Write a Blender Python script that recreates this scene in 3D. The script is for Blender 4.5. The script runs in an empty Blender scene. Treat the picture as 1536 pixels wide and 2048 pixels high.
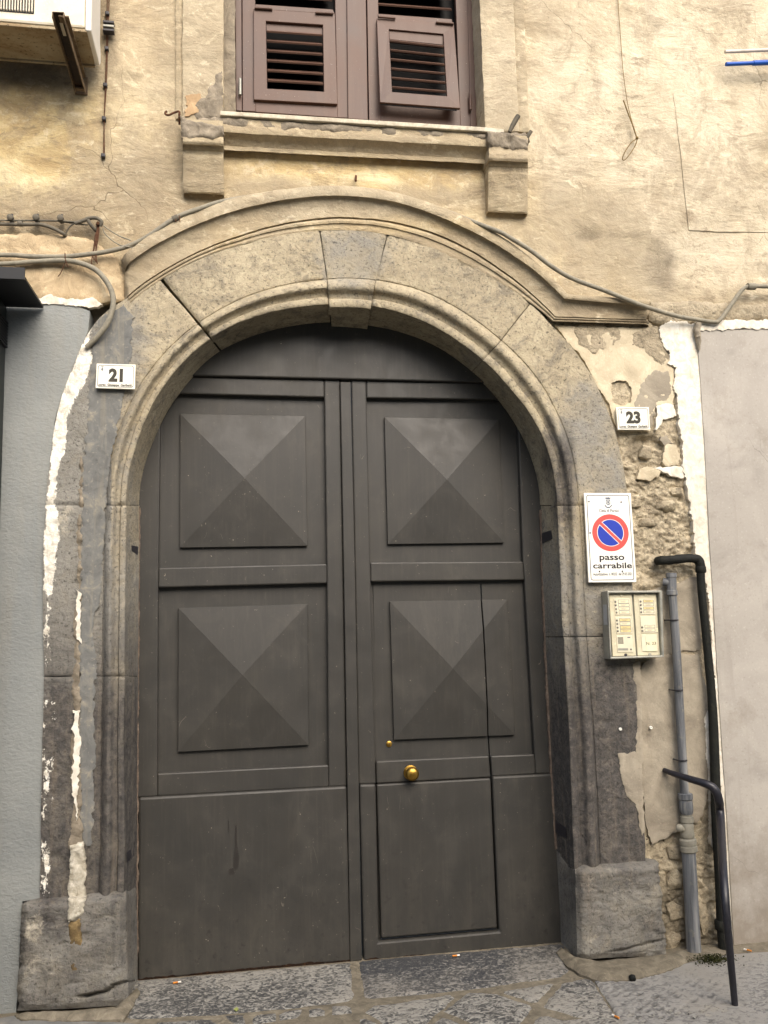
import bpy, bmesh, math, random
import numpy as np
from mathutils import Vector, Matrix
from mathutils.geometry import delaunay_2d_cdt
random.seed(7)
S = bpy.context.scene
C = S.collection
R_ = math.radians

# ------------------------------------------------------------------ camera, light, exposure
CAM = np.array([-0.57, -4.18, 1.62]); FPX = 1720.0; PW, PH = 1536, 2048
def cam_rows(yaw, pitch, roll):
    cy, sy, cp, sp = math.cos(yaw), math.sin(yaw), math.cos(pitch), math.sin(pitch)
    f = np.array([sy*cp, cy*cp, sp]); r = np.array([cy, -sy, 0.0]); d = np.cross(f, r)
    c, s = math.cos(roll), math.sin(roll)
    return np.array([c*r+s*d, -s*r+c*d, f])
ROT = cam_rows(R_(9.4), R_(7.2), R_(1.47))
cd = bpy.data.cameras.new('camera'); cam = bpy.data.objects.new('camera', cd); C.objects.link(cam)
cd.sensor_fit = 'HORIZONTAL'; cd.sensor_width = 36; cd.lens = 36*FPX/PW; cd.clip_end = 300; cd.clip_start = .05
cam.matrix_world = Matrix([[ROT[0][i], -ROT[1][i], -ROT[2][i], CAM[i]] for i in range(3)] + [[0, 0, 0, 1]])
S.camera = cam

SUN_EL, SUN_AZ = 41.0, 14.0          # azimuth measured from the street side towards the right
w = bpy.data.worlds.new('World'); S.world = w; w.use_nodes = True
wn = w.node_tree; bg = wn.nodes['Background']
sky = wn.nodes.new('ShaderNodeTexSky'); sky.sky_type = 'NISHITA'; sky.sun_disc = False
sky.sun_elevation = R_(SUN_EL); sky.sun_rotation = R_(180-SUN_AZ); sky.air_density = 1.0; sky.dust_density = 5.0; sky.ozone_density = .6
wn.links.new(sky.outputs[0], bg.inputs[0]); bg.inputs[1].default_value = .10
sl = bpy.data.lights.new('sun', 'SUN'); sl.energy = 1.3; sl.angle = R_(55); sl.color = (1, .985, .95)
so = bpy.data.objects.new('sun', sl); C.objects.link(so)
sd = Vector((math.sin(R_(SUN_AZ))*math.cos(R_(SUN_EL)), -math.cos(R_(SUN_AZ))*math.cos(R_(SUN_EL)), math.sin(R_(SUN_EL))))
so.rotation_euler = sd.to_track_quat('Z', 'Y').to_euler(); so.location = (2, -6, 9)
S.view_settings.view_transform = 'Standard'; S.view_settings.look = 'None'; S.view_settings.gamma = 1
S.view_settings.use_curve_mapping = False; S.view_settings.exposure = 1.34

# ------------------------------------------------------------------ geometry helpers
def P(x, y, p=0.0):
    """point of the facade seen at photo pixel (x, y), p metres proud of the wall face"""
    d = ROT.T @ np.array([(x-768)/FPX, (y-1024)/FPX, 1.0]); t = (-p-CAM[1])/d[1]
    return CAM + t*d
def PV(px, p):
    px = np.asarray(px, float); p = np.broadcast_to(np.asarray(p, float), px.shape[:-1])
    d = np.stack([(px[..., 0]-768)/FPX, (px[..., 1]-1024)/FPX, np.ones(px.shape[:-1])], -1) @ ROT
    return CAM + d*((-p-CAM[1])/d[..., 1])[..., None]
def G(x, y, z=0.0):
    d = ROT.T @ np.array([(x-768)/FPX, (y-1024)/FPX, 1.0]); return CAM + d*((z-CAM[2])/d[2])
def toPx(W):
    v = (np.asarray(W)-CAM) @ ROT.T
    return np.stack([768+FPX*v[..., 0]/v[..., 2], 1024+FPX*v[..., 1]/v[..., 2]], -1)

def _h(ix, iy, s):
    n = (ix.astype(np.int64)*374761393 + iy.astype(np.int64)*668265263 + s*144269) & 0x7fffffff
    n = ((n ^ (n >> 13))*1274126177) & 0x7fffffff
    return ((n ^ (n >> 16)) & 0xffff)/65535.0
def vn(x, y, s=0):
    x = np.asarray(x, float); y = np.asarray(y, float)
    ix = np.floor(x); iy = np.floor(y); fx = x-ix; fy = y-iy
    fx = fx*fx*(3-2*fx); fy = fy*fy*(3-2*fy)
    a = _h(ix, iy, s); b = _h(ix+1, iy, s); c = _h(ix, iy+1, s); d = _h(ix+1, iy+1, s)
    return (a*(1-fx)+b*fx)*(1-fy) + (c*(1-fx)+d*fx)*fy
def fbm(x, y, f=1.0, o=4, s=0, g=.5):
    t = 0; a = 1; n = 0
    for k in range(o):
        t = t + a*(vn(x*f+17.3*k, y*f-9.1*k, s+k)-.5); n += a; a *= g; f *= 2.03
    return t/n*2

def blobs(px, lst, seed=3):
    X, Y = px[..., 0], px[..., 1]
    nx = fbm(X, Y, .016, 4, seed)
    o = np.zeros(X.shape)
    for (cx, cy, rx, ry, s) in lst:
        d = np.sqrt(((X-cx)/rx)**2 + ((Y-cy)/ry)**2) + nx*.55
        o = np.maximum(o, s*np.clip(1.5-d, 0, 1))
    return np.clip(o, 0, 1)

def link(name, me, mat, parent=None, smooth=None, label=None):
    o = bpy.data.objects.new(name, me); C.objects.link(o)
    if mat is not None: me.materials.append(mat)
    if smooth is not None:
        me.shade_smooth(); me.set_sharp_from_angle(angle=R_(smooth))
    if parent is not None:
        o.parent = parent; o.matrix_parent_inverse = parent_inv(parent)
    if label: o['label'] = label
    return o
def parent_inv(p):
    m = Matrix.Identity(4)
    chain = []
    while p is not None: chain.append(p); p = p.parent
    top = chain[-1]
    return Matrix.Translation(-top.location) if len(chain) == 1 else Matrix.Identity(4)
def thing(name, label, cat, loc, group=None):
    o = bpy.data.objects.new(name, None); C.objects.link(o); o.location = tuple(loc); o.empty_display_size = .1
    return tag(o, label, cat, group)
def tag(o, label, cat, group=None, kind=None):
    if label: o['label'] = label
    if cat: o['category'] = cat
    if group: o['group'] = group
    if kind: o['kind'] = kind
    return o
def setmask(me, mk):
    a = me.attributes.new('mk', 'FLOAT_COLOR', 'POINT')
    a.data.foreach_set('color', np.asarray(mk, np.float32).ravel())
def pyd(name, v, f, mat, parent=None, smooth=None, mk=None, label=None):
    me = bpy.data.meshes.new(name); me.from_pydata([tuple(map(float, q)) for q in v], [], f); me.update()
    if mk is not None: setmask(me, mk)
    return link(name, me, mat, parent, smooth, label)

def inpoly(px, py, poly):
    r = np.zeros(px.shape, bool); n = len(poly)
    for i in range(n):
        x0, y0 = poly[i]; x1, y1 = poly[(i+1) % n]
        if y0 == y1: continue
        c = (y0 > py) != (y1 > py)
        r ^= c & (px < (x1-x0)*(py-y0)/(y1-y0)+x0)
    return r
def segdist(px, py, poly):
    d = np.full(px.shape, 1e9); n = len(poly)
    for i in range(n):
        x0, y0 = poly[i]; x1, y1 = poly[(i+1) % n]; dx, dy = x1-x0, y1-y0; L = dx*dx+dy*dy+1e-12
        t = np.clip(((px-x0)*dx+(py-y0)*dy)/L, 0, 1)
        d = np.minimum(d, (px-x0-t*dx)**2+(py-y0-t*dy)**2)
    return np.sqrt(d)
def densify(poly, step, jit, seed, fq=22):
    out = []
    n = len(poly)
    for i in range(n):
        a = np.array(poly[i]); b = np.array(poly[(i+1) % n]); L = np.linalg.norm(b-a); k = max(1, int(L/step))
        nr = np.array([-(b-a)[1], (b-a)[0]])/(L+1e-9)
        for j in range(k):
            q = a+(b-a)*j/k
            if jit:
                e = (fbm(np.array([q[0]]), np.array([q[1]]), fq, 3, seed)[0]+.6*fbm(np.array([q[0]]), np.array([q[1]]), fq*4, 3, seed+7)[0])*jit
                e2 = (fbm(np.array([q[0]]), np.array([q[1]]), fq, 3, seed+50)[0]+.6*fbm(np.array([q[0]]), np.array([q[1]]), fq*4, 3, seed+57)[0])*jit
                q = q+np.array([e, e2])
            out.append((float(q[0]), float(q[1])))
    return out

def sheet(name, pts, p, mat, parent, res=.014, jit=.006, amp=.002, fq=6.0, depth=.05, rnd=0.0, rdep=.01,
          holes=(), fn=None, mask=None, seed=1, world=False, horizontal=False, label=None, gf=22):
    """an irregular slab: outline in photo pixels at depth p, real thickness and relief"""
    if world: W = [tuple(q) for q in pts]; HW = [list(h) for h in holes]
    elif horizontal: W = [(G(x, y, p)[0], G(x, y, p)[1]) for x, y in pts]; HW = []
    else:
        W = [(P(x, y, p)[0], P(x, y, p)[2]) for x, y in pts]
        HW = [[(P(x, y, p)[0], P(x, y, p)[2]) for x, y in h] for h in holes]
    B = densify(W, res, jit, seed, gf); HB = [densify(h, res, jit, seed+9, gf) for h in HW]
    A = np.array(B); mn, mx = A.min(0), A.max(0)
    gx = np.arange(mn[0], mx[0], res); gy = np.arange(mn[1], mx[1], res)
    X, Y = np.meshgrid(gx, gy); X = X.ravel(); Y = Y.ravel()
    rs = np.random.RandomState(seed); X = X+(rs.rand(len(X))-.5)*res*.5; Y = Y+(rs.rand(len(Y))-.5)*res*.5
    k = inpoly(X, Y, B)
    for h in HB: k &= ~inpoly(X, Y, h)
    X, Y = X[k], Y[k]
    d = segdist(X, Y, B)
    for h in HB: d = np.minimum(d, segdist(X, Y, h))
    k = d > res*.55; X, Y = X[k], Y[k]
    co = [Vector(q) for q in B]; edges = []
    for h in HB:
        s0 = len(co); co += [Vector(q) for q in h]; edges += [(s0+i, s0+(i+1) % len(h)) for i in range(len(h))]
    co += [Vector((float(a), float(b))) for a, b in zip(X, Y)]
    V, _, F, *_r = delaunay_2d_cdt(co, edges, [list(range(len(B)))], 1, 1e-5)
    V = np.array([tuple(q) for q in V])
    F = np.array([f for f in F if len(f) == 3])
    cen = V[F].mean(1); k = inpoly(cen[:, 0], cen[:, 1], B)
    for h in HB: k &= ~inpoly(cen[:, 0], cen[:, 1], h)
    F = F[k]
    ar = (V[F[:, 1]]-V[F[:, 0]]); br = (V[F[:, 2]]-V[F[:, 0]])
    neg = ar[:, 0]*br[:, 1]-ar[:, 1]*br[:, 0] < 0
    F[neg] = F[neg][:, ::-1]
    x, z = V[:, 0], V[:, 1]
    dp = fbm(x, z, fq, 5, seed+20)*amp
    if horizontal: Wp = np.stack([x, z, np.zeros_like(x)+p], -1)
    else: Wp = np.stack([x, np.zeros_like(x)-p, z], -1)
    px = toPx(Wp)
    if fn is not None: dp = dp+fn(x, z, px)
    if rnd:
        e = segdist(x, z, B)
        for h in HB: e = np.minimum(e, segdist(x, z, h))
        t = np.clip(1-e/rnd, 0, 1); dp = dp-rdep*t*t
    if horizontal: Wp[:, 2] += dp
    else: Wp[:, 1] -= dp
    # skirt
    ed = {}
    for a, b, c in F.tolist():
        for u, v in ((a, b), (b, c), (c, a)):
            if (v, u) in ed: del ed[(v, u)]
            else: ed[(u, v)] = 1
    bv = sorted({q for e in ed for q in e}); n = len(Wp)
    i1 = {q: n+i for i, q in enumerate(bv)}; i2 = {q: n+len(bv)+i for i, q in enumerate(bv)}
    top = Wp[bv]; bot = top.copy()
    if horizontal: bot[:, 2] = p-depth
    else: bot[:, 1] = -(p-depth)
    allv = np.concatenate([Wp, top, bot]); faces = F.tolist()
    for (u, v) in ed: faces.append([i1[v], i1[u], i2[u], i2[v]])
    mk = None
    if mask is not None:
        m = mask(px); mk = np.concatenate([m, m[bv], m[bv]])
    o = pyd(name, allv, faces, mat, parent, 60, mk, label)
    return o

def grid(name, px, p, mat, parent, amp=.0, fq=8, seed=1, mask=None, back=None, capdep=.006, sharp=38, closed_back=True, label=None, edge=2):
    """swept moulding: px (stations x profile x 2) with proudness p, ends eased so that joints read"""
    px = np.asarray(px, float); ns, nj = px.shape[:2]; p = np.broadcast_to(np.asarray(p, float), (ns, nj)).copy()
    base = PV(px, p)
    if amp:
        dn = fbm(base[..., 0]+base[..., 1]*.7, base[..., 2]+base[..., 1]*.7, fq, 5, seed)*amp
        dn += fbm(base[..., 0]*1.1+base[..., 1], base[..., 2]+base[..., 1]*.5, 38, 4, seed+2)*amp*.45
        dn -= amp*1.6*np.clip(fbm(base[..., 0]+base[..., 1]*2, base[..., 2]-base[..., 1]*2, 15, 4, seed+4)-.30, 0, 1)*2
        base[..., 1] -= dn
        dn2 = fbm(base[..., 0]+3.3+base[..., 1], base[..., 2]-base[..., 1], fq, 4, seed+5)*amp*.6
        base[..., 0] += dn2; base[..., 2] += fbm(base[..., 0]-7, base[..., 2], fq, 4, seed+8)*amp*.5
    if capdep:
        for i in range(edge):
            t = capdep*(1-i/edge)**1.5
            rag = 1+.9*fbm(base[i, :, 0]*1.0, base[i, :, 2], 30, 2, seed+3)
            base[i, :, 1] += t*rag; base[ns-1-i, :, 1] += t*rag
    v = base.reshape(-1, 3); idx = np.arange(ns*nj).reshape(ns, nj); f = []
    a = idx[:-1, :-1].ravel(); b = idx[1:, :-1].ravel(); c = idx[1:, 1:].ravel(); d = idx[:-1, 1:].ravel()
    q = v[a]; nrm = np.cross(v[b]-v[a], v[d]-v[a]); flip = np.median(nrm[:, 1]) > 0
    f = np.stack([a, b, c, d] if not flip else [a, d, c, b], -1).tolist()
    n = len(v)
    if back is not None:
        ring = list(idx[:, 0]) + list(idx[-1, 1:]) + list(idx[-2::-1, -1]) + list(idx[0, -2:0:-1])
        t2 = v[ring]; bk = t2.copy(); bk[:, 1] = np.maximum(bk[:, 1], -back)
        v = np.concatenate([v, t2, bk]); m = len(ring)
        for i in range(m):
            j = (i+1) % m; qd = [n+i, n+j, n+m+j, n+m+i]
            f.append(qd if flip else qd[::-1])
    mk = None
    if mask is not None:
        m0 = mask(px.reshape(-1, 2))
        mk = m0 if back is None else np.concatenate([m0, m0[ring], m0[ring]])
    return pyd(name, v, f, mat, parent, sharp, mk, label)

def prism(name, pts, p1, p0, mat, parent=None, bev=.003, seg=2, world=False, label=None):
    """polygon in photo pixels at front depth p1 (or list of depths), straight back to p0"""
    n = len(pts); pp = p1 if hasattr(p1, '__len__') else [p1]*n
    fr = [np.array((q[0], -pp[i], q[1])) if world else P(q[0], q[1], pp[i]) for i, q in enumerate(pts)]
    bm = bmesh.new()
    a = [bm.verts.new(q) for q in fr]; b = [bm.verts.new((q[0], -(p0 if not hasattr(p1, '__len__') else p0), q[2])) for q in fr]
    bm.faces.new(a); bm.faces.new(b[::-1])
    for i in range(n): bm.faces.new((a[i], b[i], b[(i+1) % n], a[(i+1) % n]))
    bmesh.ops.recalc_face_normals(bm, faces=bm.faces)
    return fin(name, bm, mat, parent, bev, seg, label)
def fin(name, bm, mat, parent, bev=0, seg=2, label=None, smooth=None):
    me = bpy.data.meshes.new(name); bm.to_mesh(me); bm.free()
    o = link(name, me, mat, parent, smooth, label)
    if bev:
        m = o.modifiers.new('bevel', 'BEVEL'); m.width = bev; m.segments = seg; m.limit_method = 'ANGLE'; m.angle_limit = R_(40)
        m.harden_normals = False
    return o
def box(bm, c, s, rot=None):
    r = bmesh.ops.create_cube(bm, size=1)
    for v in r['verts']:
        q = Vector((v.co.x*s[0], v.co.y*s[1], v.co.z*s[2]))
        if rot is not None: q = rot @ q
        v.co = q + Vector(c)
def bx(name, c, s, mat, parent, bev=.002, rot=None, label=None):
    bm = bmesh.new(); box(bm, c, s, rot); return fin(name, bm, mat, parent, bev, 2, label)

def catmull(pts, n=10):
    p = [np.array(q, float) for q in pts]; p = [2*p[0]-p[1]]+p+[2*p[-1]-p[-2]]; out = []
    for i in range(1, len(p)-2):
        a, b, c, d = p[i-1:i+3]
        for k in range(n):
            t = k/n
            out.append(.5*((2*b)+(-a+c)*t+(2*a-5*b+4*c-d)*t*t+(-a+3*b-3*c+d)*t**3))
    out.append(p[-2]); return np.array(out)
def tube_bm(bm, pts, rad, sides=10, smooth=8, rough=0, seed=0, caps=True):
    q = catmull(pts, smooth) if smooth else np.array([np.array(a, float) for a in pts])
    n = len(q)
    if hasattr(rad, '__len__'):
        rr = np.interp(np.linspace(0, 1, n), np.linspace(0, 1, len(rad)), rad)
    else: rr = np.full(n, rad)
    T = np.gradient(q, axis=0); T /= np.linalg.norm(T, axis=1)[:, None]+1e-12
    up = np.array([0, 1, 0.]) if abs(T[0][1]) < .9 else np.array([1., 0, 0])
    u = np.cross(T[0], up); u /= np.linalg.norm(u); rings = []
    for i in range(n):
        u = u-T[i]*np.dot(u, T[i]); u /= np.linalg.norm(u); vv = np.cross(T[i], u); ring = []
        for k in range(sides):
            a = 2*math.pi*k/sides
            r = rr[i]
            if rough: r *= 1+rough*(vn(np.array([k*1.7+seed]), np.array([i*.9+seed*3]), seed)[0]-.5)*2
            ring.append(bm.verts.new(q[i]+r*(math.cos(a)*u+math.sin(a)*vv)))
        rings.append(ring)
    for i in range(n-1):
        for k in range(sides):
            bm.faces.new((rings[i][k], rings[i][(k+1) % sides], rings[i+1][(k+1) % sides], rings[i+1][k]))
    if caps:
        bm.faces.new(rings[0][::-1]); bm.faces.new(rings[-1])
def tube(name, pts, rad, mat, parent=None, sides=10, smooth=8, rough=0, seed=0, label=None):
    bm = bmesh.new(); tube_bm(bm, pts, rad, sides, smooth, rough, seed)
    bmesh.ops.recalc_face_normals(bm, faces=bm.faces)
    return fin(name, bm, mat, parent, 0, 0, label, 40)
def lathe(name, c, axis, prof, mat, parent=None, sides=24, label=None, smooth=35):
    """prof: list of (distance along axis, radius)"""
    ax = np.array(axis, float); ax /= np.linalg.norm(ax); up = np.array([0, 0, 1.]) if abs(ax[2]) < .9 else np.array([1., 0, 0])
    u = np.cross(ax, up); u /= np.linalg.norm(u); v = np.cross(ax, u); bm = bmesh.new(); rings = []
    for (t, r) in prof:
        rings.append([bm.verts.new(np.array(c)+ax*t+r*(math.cos(2*math.pi*k/sides)*u+math.sin(2*math.pi*k/sides)*v)) for k in range(sides)])
    for i in range(len(prof)-1):
        for k in range(sides):
            bm.faces.new((rings[i][k], rings[i][(k+1) % sides], rings[i+1][(k+1) % sides], rings[i+1][k]))
    bm.faces.new(rings[0]); bm.faces.new(rings[-1][::-1])
    bmesh.ops.recalc_face_normals(bm, faces=bm.faces)
    return fin(name, bm, mat, parent, 0, 0, label, smooth)
def Zm(x0, y0, s): return lambda x, y: (x0+x/s, y0+y/s)

# ------------------------------------------------------------------ materials
def srgb(r, g, b, k=1.0):
    f = lambda c: ((c/255)/12.92 if c/255 <= .04045 else ((c/255+.055)/1.055)**2.4)*k
    return (f(r), f(g), f(b), 1)
class Mat:
    def __init__(s, name):
        s.m = bpy.data.materials.new(name); s.m.use_nodes = True; s.t = s.m.node_tree
        s.b = s.t.nodes['Principled BSDF']; s.tc = s.t.nodes.new('ShaderNodeTexCoord')
    def nd(s, t, **k):
        n = s.t.nodes.new(t)
        for a, b in k.items(): setattr(n, a, b)
        return n
    def put(s, sock, v):
        if isinstance(v, bpy.types.NodeSocket): s.t.links.new(v, sock)
        elif isinstance(v, tuple) and len(v) == 3 and sock.type == 'RGBA': sock.default_value = (*v, 1)
        else: sock.default_value = v
    def pos(s, sc=(1, 1, 1), rot=(0, 0, 0)):
        m = s.nd('ShaderNodeMapping'); s.t.links.new(s.tc.outputs['Object'], m.inputs[0])
        m.inputs['Scale'].default_value = sc; m.inputs['Rotation'].default_value = rot; return m.outputs[0]
    def noise(s, vec, sc, det=5, ro=.55, dist=0, typ='FBM'):
        n = s.nd('ShaderNodeTexNoise'); n.noise_type = typ; s.t.links.new(vec, n.inputs['Vector'])
        n.inputs['Scale'].default_value = sc; n.inputs['Detail'].default_value = det
        n.inputs['Roughness'].default_value = ro; n.inputs['Distortion'].default_value = dist; return n.outputs[0]
    def warp(s, vec, sc, amt):
        n = s.nd('ShaderNodeTexNoise'); s.t.links.new(vec, n.inputs['Vector']); n.inputs['Scale'].default_value = sc; n.inputs['Detail'].default_value = 3
        a = s.nd('ShaderNodeVectorMath', operation='MULTIPLY_ADD'); s.t.links.new(n.outputs['Color'], a.inputs[0])
        a.inputs[1].default_value = (amt,)*3; s.t.links.new(vec, a.inputs[2]); return a.outputs[0]
    def vor(s, vec, sc, feat='DISTANCE_TO_EDGE', rnd=1):
        n = s.nd('ShaderNodeTexVoronoi', feature=feat); s.t.links.new(vec, n.inputs['Vector'])
        n.inputs['Scale'].default_value = sc; n.inputs['Randomness'].default_value = rnd; return n.outputs['Distance']
    def ramp(s, f, stops):
        n = s.nd('ShaderNodeValToRGB'); e = n.color_ramp.elements
        while len(e) < len(stops): e.new(.5)
        for i, (q, c) in enumerate(stops): e[i].position = q; e[i].color = c if len(c) == 4 else (*c, 1)
        s.put(n.inputs[0], f); return n.outputs[0]
    def mr(s, f, a, b, c=0, d=1, smooth=False):
        n = s.nd('ShaderNodeMapRange'); n.clamp = True
        if smooth: n.interpolation_type = 'SMOOTHSTEP'
        s.put(n.inputs[0], f)
        for i, v in enumerate((a, b, c, d)): s.put(n.inputs[i+1], v)
        return n.outputs[0]
    def ma(s, op, a, b=0.0):
        n = s.nd('ShaderNodeMath', operation=op); s.put(n.inputs[0], a); s.put(n.inputs[1], b); return n.outputs[0]
    def mix(s, f, a, b, bl='MIX'):
        n = s.nd('ShaderNodeMix', data_type='RGBA', blend_type=bl); s.put(n.inputs[0], f); s.put(n.inputs[6], a); s.put(n.inputs[7], b); return n.outputs[2]
    def mk(s):
        a = s.nd('ShaderNodeAttribute', attribute_name='mk'); q = s.nd('ShaderNodeSeparateColor'); s.t.links.new(a.outputs['Color'], q.inputs[0])
        return q.outputs[0], q.outputs[1], q.outputs[2], a.outputs['Alpha']
    def bump(s, h, st=.5, d=.01, n=None):
        b = s.nd('ShaderNodeBump'); b.inputs['Strength'].default_value = st; b.inputs['Distance'].default_value = d
        s.put(b.inputs['Height'], h)
        if n is not None: s.t.links.new(n, b.inputs['Normal'])
        return b.outputs[0]
    def out(s, col, rough=.85, n=None, metal=0, spec=.3):
        s.put(s.b.inputs['Base Color'], col); s.put(s.b.inputs['Roughness'], rough); s.put(s.b.inputs['Metallic'], metal)
        s.b.inputs['Specular IOR Level'].default_value = spec
        if n is not None: s.t.links.new(n, s.b.inputs['Normal'])
        return s.m

def soft(q, f, n, lo=.42, hi=.58):      # crisp ragged edge from a soft mask and a noise
    return q.mr(q.ma('ADD', f, q.ma('MULTIPLY', q.ma('SUBTRACT', n, .5), 1.1)), lo, hi)

def m_plaster():
    q = Mat('plaster'); p = q.pos(); r, g, b, a = q.mk()
    n1 = q.noise(p, 1.5, 8, .62, .5); n2 = q.noise(q.pos((1, 1, 1.9), (0, R_(20), 0)), 2.5, 9, .66, .4); n3 = q.noise(p, 34, 4, .6)
    n4 = q.noise(q.pos((9, 9, .7)), 1.4, 5, .6, .4); n5 = q.noise(p, 7, 10, .74, .5); n6 = q.noise(p, 150, 3, .6); n7 = q.noise(q.pos((1, 1, 2.0), (0, R_(-14), 0)), 8.5, 9, .74, .5)
    n8 = q.noise(q.pos((1.2, 1, .8)), 2.6, 10, .75, .6)
    col = q.ramp(n1, [(.30, srgb(134, 120, 96)), (.44, srgb(158, 142, 114)), (.58, srgb(178, 162, 131)), (.72, srgb(194, 180, 149))])
    col = q.mix(q.ma('MULTIPLY', soft(q, r, n5, .2, .8), .8), col, q.ramp(n2, [(.35, srgb(160, 136, 96)), (.5, srgb(196, 174, 128)), (.62, srgb(226, 210, 168))]))
    col = q.mix(q.ma('MULTIPLY', a, q.mr(n1, .3, .6, .5, 1)), col, q.ramp(n5, [(.3, srgb(182, 170, 146)), (.5, srgb(200, 188, 164)), (.7, srgb(214, 203, 181))]))
    col = q.mix(q.mr(n8, .50, .58, 0, .5), col, srgb(146, 133, 112)); col = q.mix(q.mr(n3, .54, .7, 0, .22), col, srgb(140, 126, 104)); col = q.mix(q.mr(n3, .44, .3, 0, .2), col, srgb(226, 214, 188)); col = q.mix(q.mr(n5, .56, .62, 0, .4), col, srgb(142, 128, 106)); col = q.mix(q.mr(n5, .43, .38, 0, .4), col, srgb(222, 208, 178))
    col = q.mix(q.ma('MULTIPLY', soft(q, g, n5, .1, .95), .72), col, q.ramp(n8, [(.35, srgb(138, 126, 106)), (.65, srgb(164, 152, 128))]))
    zone = q.mr(q.noise(p, 1.7, 4, .6, .5), .44, .62); zone2 = q.mr(q.noise(q.pos((1, 1, 1.6)), 2.3, 3, .5), .42, .6)
    col = q.mix(q.ma('MULTIPLY', q.mr(n2, .53, .62, 0, .65), zone), col, srgb(136, 122, 100))                 # smeared dirt on the trowel ridges
    col = q.mix(q.ma('MULTIPLY', q.mr(n7, .56, .60, 0, .6), zone2), col, srgb(132, 118, 98)); col = q.mix(q.ma('MULTIPLY', q.mr(n7, .44, .38, 0, .5), zone), col, srgb(232, 220, 192))
    col = q.mix(q.mr(n4, .54, .8, 0, .35), col, srgb(140, 126, 106))                  # run-down streaks
    col = q.mix(q.ma('MULTIPLY', soft(q, b, n5, .15, .95), .7), col, srgb(92, 82, 68))
    col = q.mix(q.mr(n6, .66, .74, 0, .35), col, srgb(112, 100, 80)); col = q.mix(q.mr(n6, .34, .28, 0, .4), col, srgb(236, 226, 202))
    cr = q.vor(q.warp(q.warp(p, 3, .25), 14, .04), 1.6); cm = q.mr(q.noise(p, 1.1, 3), .5, .62)
    crk = q.ma('MULTIPLY', q.mr(cr, .0012, .0036, 1, 0), cm); col = q.mix(q.ma('MULTIPLY', crk, .6), col, srgb(84, 72, 56))
    n = q.bump(n2, .9, .034); n = q.bump(q.ma('MULTIPLY', n7, zone2), .5, .012, n); n = q.bump(n5, .6, .010, n); n = q.bump(n3, .6, .004, n); n = q.bump(q.ma('SUBTRACT', 1, crk), .5, .003, n)
    return q.out(col, .93, n, 0, .15)

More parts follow.
